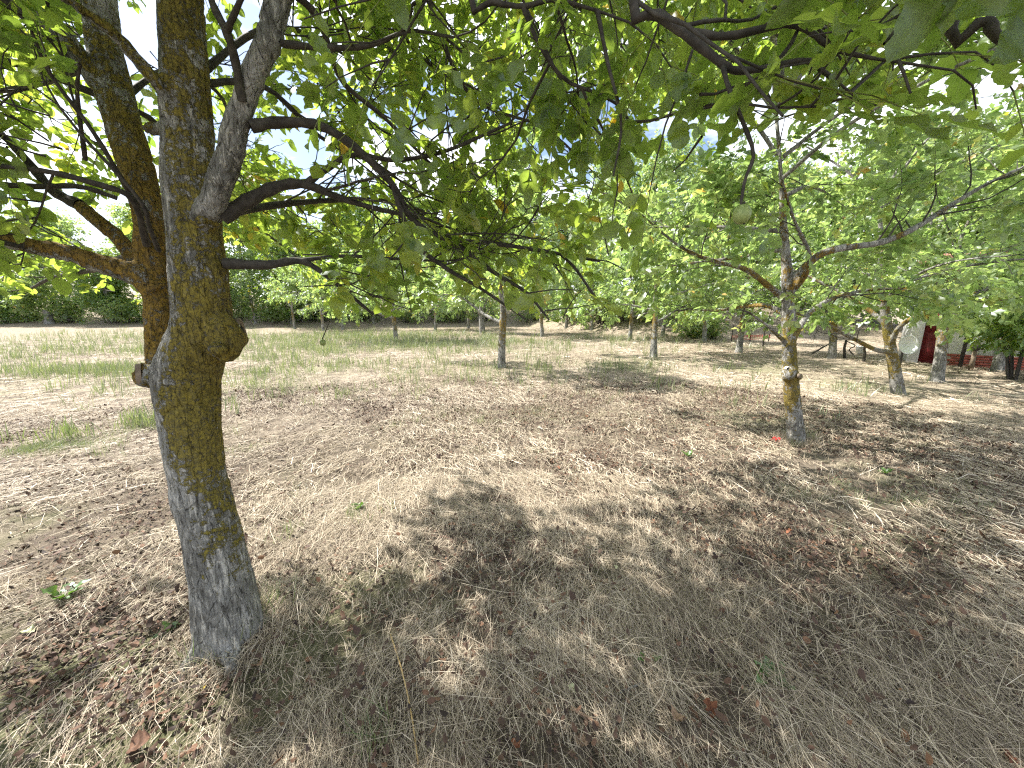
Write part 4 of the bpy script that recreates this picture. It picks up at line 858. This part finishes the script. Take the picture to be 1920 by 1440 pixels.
# grey stump at the left, and red netting in the distance
ug = G(94, 607); ur = empty('stump', tuple(ug), 'grey cut tree stump at the far left meadow edge', 'stump')
V, F = tube(catmull([[0, 0, -.2], [0, 0, .2], [.02, 0, .8], [.0, 0, 1.35]], 9), np.linspace(.40, .28, 9), 14, cap=False); V = V+.03*(vnoise3(V*6)-.5)[:, None]
obj('trunk', mesh_np('trunk', V, F, M_bark_far, attrs={'lichen': np.full(len(V), .1), 'orange': np.zeros(len(V))}), ur)
V, F = tube(np.array([[0, 0, 1.33], [0, 0, 1.36]]), [.285, .27], 14); obj('cut_face', mesh_np('cut_face', V, F, M_cut), ur)
ng = G(1395, 640); nr = empty('red_netting', tuple(ng), 'strip of red barrier netting on dark stakes before the sunny bank', 'netting')
mb = MB()
for z in np.linspace(.12, .32, 4): V, F = tube(np.array([[-.6, 0, z], [.3, .05, z-.03], [1.3, .1, z]]), .008, 4); mb.add(V, F)
for x in np.linspace(-.6, 1.3, 16): V, F = tube(np.array([[x, .05, .12], [x+.03, .06, .32]]), .008, 4); mb.add(V, F)
obj('mesh_strip', mb.mesh('mesh_strip', M_red), nr)
for x in (-.6, .35, 1.3): V, F = tube(np.array([[x, .09, -.1], [x+.03, .09, .8]]), [.025, .02], 6); obj('stake', mesh_np('stake', V, F, M_twig), nr)

# ---------------------------------------------------------------- straw, grass and litter on the ground
def ribbons(P0, P1, P2, P3, wd, roll):
    n = len(P0); d = norm(P3-P0); s = norm(np.cross(d, np.array([0, 0, 1.])+.001)); u_ = np.cross(s, d); s = s*np.cos(roll)[:, None]+u_*np.sin(roll)[:, None]
    rows = []
    for q, f in ((P0, .8), (P1, 1.), (P2, .8), (P3, .15)): rows += [q-s*(wd*f/2)[:, None], q+s*(wd*f/2)[:, None]]
    V = np.stack(rows, 1).reshape(-1, 3); f0 = np.array([(0, 1, 3, 2), (2, 3, 5, 4), (4, 5, 7, 6)])
    return V, (np.arange(n)[:, None, None]*8+f0[None]).reshape(-1, 4)
def straw_patch(seed, n, R, lmin, lmax, ang, zmax, wd=(.0012, .0028), tint=(.55, .2)):
    r = np.random.RandomState(seed); a = r.randn(n)*ang+math.pi/2; Ls = lmin+(lmax-lmin)*r.rand(n)**2.2; c = r.randn(n, 2)*R*.5
    d = np.stack([np.cos(a), np.sin(a), r.randn(n)*.09], -1); z = .003+zmax*r.rand(n)**1.6; mid = np.stack([c[:, 0], c[:, 1], z], -1)
    bend = r.randn(n)*.10*Ls; pe = np.stack([-np.sin(a), np.cos(a), 0*a], -1); arch = np.abs(r.randn(n))*.05*Ls
    pts = []
    for t in (-.5, -.17, .17, .5):
        q = mid+d*(Ls*t)[:, None]+pe*(bend*(t*t*4))[:, None]; q[:, 2] += arch*(1-4*t*t); q[:, 2] = np.maximum(q[:, 2], .002); pts.append(q)
    V, F = ribbons(*pts, r.uniform(*wd, n), r.uniform(-.9, .9, n)); t = np.clip(tint[0]+tint[1]*r.randn(n), 0, 1)
    return mesh_np('straw_patch', V, F, M_straw, tint=np.repeat(t, 8))
def tuft(seed, n, R, lmin, lmax, spread, m, tint, wd=(.0015, .003), curve=.35):
    r = np.random.RandomState(seed); a = r.rand(n)*6.28; th = np.abs(r.randn(n))*spread; Ls = r.uniform(lmin, lmax, n); c = r.randn(n, 2)*R*.5; h = np.stack([np.cos(a), np.sin(a)], -1); cv = r.uniform(.2, 1, n)*curve
    pts = []
    for t in (0, .35, .7, 1.):
        hor = Ls*(np.sin(th)*t+cv*t*t); z = Ls*(np.cos(th)*t-cv*.6*t*t); pts.append(np.stack([c[:, 0]+h[:, 0]*hor, c[:, 1]+h[:, 1]*hor, np.maximum(z, .002*(t > 0)-.01*(t == 0))], -1))
    V, F = ribbons(*pts, r.uniform(*wd, n), r.uniform(-.5, .5, n)); return mesh_np('tuft', V, F, m, tint=np.repeat(np.clip(tint[0]+tint[1]*r.randn(n), 0, 1), 8))
def crumb_patch(seed, n, R, smin, smax, m, tint):
    r = np.random.RandomState(seed); c = np.concatenate([r.randn(n, 2)*R*.5, .004+.012*r.rand(n, 1)], 1); a = r.rand(n)*6.28; D = norm(np.stack([np.cos(a), np.sin(a), .3*r.randn(n)], -1)); Nn = np.array([0, 0, 1.])+.5*r.randn(n, 3); S = norm(np.cross(D, Nn)); Nn = np.cross(S, D)
    lv = dict(p=c, D=D, N=-Nn*1.6, S=S, len=r.uniform(smin, smax, n), tint=np.clip(tint[0]+tint[1]*r.randn(n), 0, 1), k=r.randint(0, 99, n)); return merge_leaves('litter_patch', BANK_MID if smax > .03 else BANK_FAR, lv, m, uv=False)
def scatter(name, protos, pts, rot, scl, idx, label):
    coll = bpy.data.collections.new(name+'_pieces')
    for k, me in enumerate(protos):
        o = bpy.data.objects.new('%s_%02d' % (name, k), me); coll.objects.link(o)
    me = bpy.data.meshes.new(name); me.vertices.add(len(pts)); me.vertices.foreach_set('co', np.asarray(pts, np.float32).ravel())
    me.attributes.new('rot', 'FLOAT_VECTOR', 'POINT').data.foreach_set('vector', np.asarray(rot, np.float32).ravel())
    me.attributes.new('scl', 'FLOAT', 'POINT').data.foreach_set('value', np.asarray(scl, np.float32)); me.attributes.new('idx', 'INT', 'POINT').data.foreach_set('value', np.asarray(idx, np.int32))
    o = obj(name, me, None, kind='stuff', label=label); md = o.modifiers.new('scatter', 'NODES'); ng = bpy.data.node_groups.new(name, 'GeometryNodeTree'); md.node_group = ng
    ng.interface.new_socket('Geometry', in_out='INPUT', socket_type='NodeSocketGeometry'); ng.interface.new_socket('Geometry', in_out='OUTPUT', socket_type='NodeSocketGeometry')
    n = ng.nodes; gi = n.new('NodeGroupInput'); go = n.new('NodeGroupOutput'); ci = n.new('GeometryNodeCollectionInfo'); ci.inputs[0].default_value = coll; ci.inputs[1].default_value = True; ci.inputs[2].default_value = True
    ip = n.new('GeometryNodeInstanceOnPoints'); ip.inputs['Pick Instance'].default_value = True
    def na(nm, ty): x = n.new('GeometryNodeInputNamedAttribute'); x.data_type = ty; x.inputs[0].default_value = nm; return x.outputs[0]
    l = ng.links.new; l(gi.outputs[0], ip.inputs['Points']); l(ci.outputs[0], ip.inputs['Instance']); l(na('rot', 'FLOAT_VECTOR'), ip.inputs['Rotation']); l(na('scl', 'FLOAT'), ip.inputs['Scale']); l(na('idx', 'INT'), ip.inputs['Instance Index'])
    l(ip.outputs[0], go.inputs[0]); return o
def field(n_near, n_mid, n_far, r, rings=((.45, 3.2), (3.2, 9), (9, 30))):
    out = []
    for cnt, (a, b_) in zip((n_near, n_mid, n_far), rings):
        rad = np.sqrt(r.uniform(a*a, b_*b_, cnt)); th = r.uniform(-1.02, 1.02, cnt); out.append(np.stack([rad*np.sin(th), rad*np.cos(th)-.15], -1))
    return np.concatenate(out)
def lay(xy, r, turn=6.28, base=0.0):
    e = .08; z = terrain(xy[:, 0], xy[:, 1]); gx_ = (terrain(xy[:, 0]+e, xy[:, 1])-z)/e; gy_ = (terrain(xy[:, 0], xy[:, 1]+e)-z)/e
    yaw = base+r.uniform(-.5, .5, len(xy))*turn
    # tilt with the slope (small angles, applied before the yaw)
    lx = gx_*np.cos(yaw)+gy_*np.sin(yaw); ly = -gx_*np.sin(yaw)+gy_*np.cos(yaw)
    return np.stack([xy[:, 0], xy[:, 1], z], -1), np.stack([np.arctan(ly), -np.arctan(lx), yaw], -1)
rg = np.random.RandomState(77)
def straw_field(name, n, ring, lmin, lmax, wd, zmax, segs, r, label):
    rad = np.sqrt(r.uniform(ring[0]**2, ring[1]**2, n*2)); th = r.uniform(-1.02, 1.02, n*2); xy = np.stack([rad*np.sin(th), rad*np.cos(th)-.15], -1)
    dn = .5*fbm(xy[:, 0]*.9+3, xy[:, 1]*.9+8, 3)+.5*fbm(xy[:, 0]*4.5+3, xy[:, 1]*4.5+8, 3); keep = r.rand(n*2) < smooth(.43, .58, dn)*.96+.04; xy = xy[keep][:n]; n = len(xy)
    flow = 1.5+1.3*(fbm(xy[:, 0]*.5+9, xy[:, 1]*.5+4, 3)-.5)*2; a = flow+np.where(r.rand(n) < .35, r.uniform(-1.6, 1.6, n), .42*r.randn(n))
    Ls = lmin+(lmax-lmin)*r.rand(n)**1.9; z = .003+zmax*r.rand(n)**1.7
    d = np.stack([np.cos(a), np.sin(a)], -1); pe = np.stack([-np.sin(a), np.cos(a)], -1); bend = r.randn(n)*.13*Ls; arch = np.abs(r.randn(n))*.05*Ls; slope = r.randn(n)*.10*Ls
    rows = []; T = np.linspace(-.5, .5, segs+1); wd_ = r.uniform(*wd, n); roll = r.uniform(-.9, .9, n)
    for t in T:
        q = xy+d*(Ls*t)[:, None]+pe*(bend*4*t*t)[:, None]; zz = terrain(q[:, 0], q[:, 1])+np.maximum(z+arch*(1-4*t*t)+slope*t, .002); f = 1-.8*max(0, t)*2*.8
        sx = pe*(wd_*f*np.cos(roll)/2)[:, None]; sz = wd_*f*np.sin(roll)/2
        rows += [np.concatenate([q-sx, (zz-sz)[:, None]], 1), np.concatenate([q+sx, (zz+sz)[:, None]], 1)]
    V = np.stack(rows, 1).reshape(-1, 3); nv = 2*(segs+1); f0 = np.array([(2*k, 2*k+1, 2*k+3, 2*k+2) for k in range(segs)])
    tn = np.clip(np.where(r.rand(n) < .40, .05, .48)+.42*(fbm(xy[:, 0]*1.1+70, xy[:, 1]*1.1, 3))+.15*r.randn(n), 0, 1)
    obj(name, mesh_np(name, V, (np.arange(n)[:, None, None]*nv+f0[None]).reshape(-1, 4), M_straw, tint=np.repeat(tn, nv)), None, kind='stuff', label=label)
straw_field('dry_straw', 95000, (.45, 3.6), .03, .46, (.0009, .0021), .026, 3, rg, 'pale mown straw lying over the near meadow')
straw_field('far_straw', 105000, (3.4, 11), .04, .36, (.0018, .0045), .03, 2, rg, 'pale mown straw lying over the farther meadow')
straw_field('distant_straw', 50000, (10, 32), .12, .6, (.006, .014), .05, 1, rg, 'pale straw over the distant meadow')
stub = [tuft(400+k, 22, .07, .02, .07, .85, M_straw, (.5+.05*(k % 3), .18), curve=.5) for k in range(6)]
xy = field(1300, 4500, 6500, rg); d_ = fbm(xy[:, 0]*1.3+13, xy[:, 1]*1.3+8, 3); xy = xy[(d_ > .47) | (rg.rand(len(xy)) < .3)]; p_, ro = lay(xy, rg); r2 = np.hypot(xy[:, 0], xy[:, 1])
scatter('dry_stubble', stub, p_, ro, rg.uniform(.6, 1.4, len(xy))*np.where(r2 > 9, 1.5, 1.), rg.randint(0, 6, len(xy)), 'short dry grass stubble standing between the straw')
lit = [crumb_patch(500+k, 44, .34, .010, .032, M_dead, (.25, .25)) for k in range(5)]+[crumb_patch(510+k, 3, .4, .03, .055, M_dead, (.42, .2)) for k in range(5)]
xy = field(1300, 3400, 2500, rg); d_ = fbm(xy[:, 0]*.6+23, xy[:, 1]*.6+2, 3)+.14*smooth(-1.6, 1, xy[:, 0]); xy = xy[(d_ > .53) | (rg.rand(len(xy)) < .25)]; p_, ro = lay(xy, rg); p_[:, 2] += .008
scatter('leaf_litter', lit, p_, ro, rg.uniform(.7, 1.3, len(xy)), np.where(rg.rand(len(xy)) < .72, rg.randint(0, 5, len(xy)), rg.randint(5, 10, len(xy))), 'small dark crumbled walnut leaves between the straw')
grs = [tuft(600+k, 16, .10, .07, .24, .28, M_grass, (.45, .25), (.002, .0045), .3) for k in range(6)]+[tuft(610+k, 40, .16, .03, .10, .5, M_grass, (.6, .2), (.0015, .003), .4) for k in range(4)]
grs += [tuft(620+k, 7, .14, .16, .34, .22, M_grass, (.5, .25), (.006, .012), .25) for k in range(4)]
XY = []; ID = []
def grass_zone(px, py, sx, sy, n, kind):
    g = G(px, py); XY.append(np.stack([g[0]+rg.randn(n)*sx, g[1]+rg.randn(n)*sy], -1)); ID.append(rg.randint(0, 6, n) if kind else rg.randint(6, 10, n))
for z in [(80, 830, .35, .18, 120, 0), (20, 840, .25, .15, 90, 0), (260, 800, .3, .15, 80, 0), (110, 845, .06, .05, 3, 1), (190, 860, .1, .1, 4, 1), (150, 700, 1.3, .8, 260, 1), (260, 690, .8, .6, 120, 1), (560, 660, 2.6, 2.0, 500, 1), (800, 640, 3.2, 2.4, 900, 1), (680, 632, 4, 2.2, 900, 1),
          (1100, 640, 3.5, 2.5, 600, 1), (620, 720, 1.2, .8, 80, 1), (960, 960, .22, .16, 16, 1), (940, 920, .3, .2, 14, 0), (1640, 950, .4, .25, 34, 0), (680, 970, .10, .08, 6, 1), (460, 840, .12, .1, 8, 0), (480, 1170, .05, .04, 5, 1), (690, 1400, .05, .04, 4, 1),
          (870, 790, .8, .5, 40, 0), (1050, 700, 1.6, 1.0, 70, 0), (1560, 735, .8, .4, 50, 0), (240, 630, 5, 3, 300, 0), (60, 660, 2.5, 2, 160, 1), (420, 700, 1.4, .8, 60, 1), (1300, 780, 1.2, .6, 30, 0), (560, 1010, .1, .1, 3, 1), (540, 920, .2, .2, 5, 0)]: grass_zone(*z)
for cx_, cy_, n_g in [(300, 660, 600), (620, 690, 600), (900, 660, 500), (120, 640, 450), (1080, 690, 260), (700, 630, 500)]:
    gq = G(cx_, cy_); XY.append(np.stack([gq[0]+rg.randn(n_g)*gq[1]*.28, gq[1]*np.exp(rg.randn(n_g)*.30)], -1)); ID.append(rg.choice([0, 1, 2, 3, 4, 5, 6, 8], n_g))
xy = np.concatenate(XY); idx = np.concatenate(ID); fk = fbm(xy[:, 0]*.5+4, xy[:, 1]*.5+11, 3) > .36; xy = xy[fk]; idx = idx[fk]; dA = np.hypot(xy[:, 0]-GA[0], xy[:, 1]-GA[1]); ok = (np.hypot(xy[:, 0], xy[:, 1]) > .7); xy = xy[ok]; idx = idx[ok]; p_, ro = lay(xy, rg); r2 = np.hypot(xy[:, 0], xy[:, 1]); idx = np.where((r2 > 7) & (rg.rand(len(xy)) < .6), rg.randint(10, 14, len(xy)), idx)
scatter('green_grass', grs, p_, ro, rg.uniform(.6, 1.15, len(xy))*np.interp(r2, [0, 6, 20], [.75, 1., 1.35]), idx, 'thin green grass growing in patches across the meadow')

a_ = rg.rand(120)*6.28; rr0 = .125+.14*rg.rand(120)**1.6; xb = np.stack([GA[0]+rr0*np.cos(a_), GA[1]+rr0*np.sin(a_)], -1); gb = np.stack([gB[0]+1.0*rr0*np.cos(a_), gB[1]+1.0*rr0*np.sin(a_)], -1); xb = np.concatenate([xb, gb])
p_, ro = lay(xb, rg); scatter('tufts_at_trunks', [tuft(450+k, 26, .06, .04, .15, .55, M_straw, (.6, .2), curve=.5) for k in range(4)]+grs[:2], p_, ro, rg.uniform(.5, 1.1, len(xb)), rg.choice([0, 1, 2, 3, 0, 1, 2, 3, 4], len(xb)), 'dry grass tufts crowding the feet of the two near walnut trunks')
# green weeds in the foreground
WEEDS = [(118, 1125, .085, 'leafy green weed beside the curled tan leaf at lower left'), (1440, 1275, .075, 'broad leaved green seedling in the straw at lower right'), (1213, 1243, .05, 'feathery green seedling in the middle foreground'), (672, 958, .085, 'green weed rosette right of the near trunk on the straw ridge'),
         (1660, 890, .06, 'small green weed in the litter right of the lichen spotted tree'), (318, 1185, .05, 'tiny green weed at the left foot of the near trunk'), (1290, 858, .07, 'low green weed in the dark litter left of the lichen spotted tree'), (985, 1185, .03, 'very small green sprout in the middle foreground')]
for i, (px, py, sz, lab) in enumerate(WEEDS):
    g = G(px, py); r = np.random.RandomState(900+i); root = empty('weed', tuple(g), lab, 'weed', 'green weeds in the straw')
    for k in range(7 if sz > .05 else 5):
        a = k*2.4+r.rand(); el = r.uniform(.3, 1.1); D = np.array([math.cos(a)*math.cos(el), math.sin(a)*math.cos(el), math.sin(el)]); S = norm(np.cross(D, [0, 0, 1.])); Nn = np.cross(S, D); s = sz*r.uniform(.8, 1.5)
        V0, F0, U0 = BANK_NEAR; V = (V0[r.randint(14)]*np.array([.9, 1, 1]))@np.stack([S, D, Nn])*s+np.array([0, 0, .008]); obj('leaf', mesh_np('leaf', V, F0, M_weed, tint=np.full(len(V), r.rand()), uv=None), root)

# fallen leaves that can be told apart
FALL = [(847, 988, .055, M_rust, 'rust red curled leaf in the middle right of the near trunk'), (745, 940, .05, M_tan, 'pale pink brown leaf just left of the rust red curled leaf'), (715, 962, .05, M_rust, 'dark orange leaf below the pink brown leaf on the straw ridge'), (992, 912, .045, M_rust, 'orange leaf standing on edge beside the green tuft'),
        (1130, 1098, .075, M_tan, 'large tan crumpled leaf in the middle foreground'), (1165, 1112, .05, M_brown, 'brown leaf touching the large tan crumpled leaf'), (957, 1120, .045, M_brown, 'reddish brown leaf left of the large tan crumpled leaf'), (1100, 1018, .05, M_tan, 'pinkish leaf curled up behind the large tan crumpled leaf'),
        (1073, 1298, .04, M_palegreen, 'pale green leaf lying flat near the bottom centre'), (968, 1235, .05, M_tan, 'folded tan leaf with a pale edge left of the pale green leaf'), (1015, 1280, .05, M_brown, 'mauve brown round leaf beside the pale green leaf'), (890, 1290, .06, M_brown, 'dark brown curled leaf at the bottom centre'),
        (1090, 1395, .06, M_tan, 'golden brown curled leaf at the bottom edge'), (965, 1402, .045, M_rust, 'reddish leaf half hidden in straw at the bottom edge'), (1330, 1335, .065, M_rust, 'rust brown ribbed leaf at lower right of centre'), (1275, 1365, .075, M_tan, 'big mauve tan leaf left of the rust ribbed leaf'),
        (1455, 1345, .05, M_brown, 'brown crumpled leaf right of the rust ribbed leaf'), (1390, 1175, .05, M_brown, 'dull brown leaf above the green seedling'), (1150, 1215, .06, M_brown, 'dark brown leaf pair above the bottom centre'), (1480, 1003, .05, M_rust, 'orange flat leaf on the right hand straw'),
        (1495, 925, .045, M_rust, 'small orange leaf above the orange flat leaf'), (1765, 1000, .06, M_brown, 'dark red brown leaf among litter at the right'), (1745, 1178, .06, M_brown, 'dark rolled leaf on the right slope'), (1765, 1290, .055, M_rust, 'orange brown leaf at the lower right'),
        (1890, 1430, .07, M_rust, 'bright orange leaf in the bottom right corner'), (1690, 1160, .05, M_tan, 'yellowish tan leaf left of the dark rolled leaf'), (1047, 880, .05, M_rust, 'orange leaf in the litter of the middle distance'), (1210, 932, .045, M_brown, 'small brown leaf in front of the pale fallen leaf'),
        (1221, 918, .04, M_palegreen, 'pale yellow green fallen leaf in the middle distance'), (1155, 1068, .035, M_palegreen, 'small pale cream leaf above the brown leaf'), (72, 1290, .075, M_tan, 'big tan curled leaf at the lower left'), (60, 1187, .06, M_palegreen, 'pale cream leaf at the left edge'),
        (100, 1090, .05, M_tan, 'pink tan curled leaf behind the leafy weed'), (265, 1405, .085, M_brown, 'long rolled brown leaf at the bottom left'), (385, 1296, .022, M_yellow, 'tiny bright yellow petal leaf below the near trunk'), (490, 1255, .06, M_tan, 'crumpled pale leaf in the grass tuft at the trunk foot'),
        (495, 978, .05, M_brown, 'brown leaf close to the right side of the near trunk'), (660, 1185, .05, M_brown, 'curled brown leaf right of the trunk foot'), (1350, 872, .05, M_rust, 'red brown leaf left of the lichen spotted tree'), (1437, 838, .045, M_rust, 'orange red leaf beside the red scrap')]
for i, (px, py, sz, m_, lab) in enumerate(FALL):
    g = G(px, py); r = np.random.RandomState(1200+i); V0, F0, _ = BANK_NEAR; V = V0[r.randint(14)].copy(); V[:, 1] -= .5
    V[:, 0] *= 1.35; V[:, 2] = V[:, 2]*r.uniform(.6, 2.2)+.35*(V[:, 0]**2)*r.uniform(1, 5)+.25*V[:, 1]**2*r.uniform(0, 2)+.05*r.randn(len(V)); V[:, 2] -= V[:, 2].min(); V *= sz*.95
    o = obj('fallen_leaf', mesh_np('fallen_leaf', V, F0, m_), None, label=lab, category='leaf', group='fallen leaves on the straw'); o.location = (g[0], g[1], g[2]+.012); o.rotation_euler = (r.uniform(-.3, .3), r.uniform(-.3, .3), r.rand()*6.28)
# red scrap by the right tree, long stems and a twig in the foreground
g = G(1453, 828); rr_ = np.random.RandomState(5); q = np.linspace(0, 1, 6); A_, B_ = np.meshgrid(q, q); V = np.stack([(A_-.5)*.11, (B_-.5)*.07, .02+.025*np.sin(A_*7+B_*3)+.01*rr_.rand(6, 6)], -1).reshape(-1, 3); i = np.arange(5)[:, None]*6+np.arange(5)[None]
o = obj('red_scrap', mesh_np('red_scrap', V, np.stack([i, i+1, i+7, i+6], -1).reshape(-1, 4), M_red), None, label='small bright red scrap at the foot of the lichen spotted walnut', category='scrap'); o.location = g; o.rotation_euler.z = .5
M_stem = plain('tan_stem', (.42, .27, .10), (.58, .42, .2), 10, .6)
def gstick(name, spec, rad, label, cat, m=M_stem): stick(name, [G(a, b_)+[0, 0, h] for a, b_, h in spec], rad, label, cat, m, None, 6)
gstick('fallen_stalk', [(733, 1200, .03), (755, 1270, .03), (772, 1350, .03), (785, 1445, .03)], .0035, 'long tan dry stem lying towards the camera at bottom centre', 'stem')
gstick('dry_twig', [(1160, 1305, .02), (1180, 1298, .022), (1205, 1287, .02)], .006, 'short grey twig right of the pale green leaf', 'twig', M_bark_far)
gstick('dry_stalk', [(1070, 1335, .02), (1100, 1352, .02), (1125, 1370, .02)], .007, 'thick pale broken stalk near the bottom edge', 'stalk', M_tan)
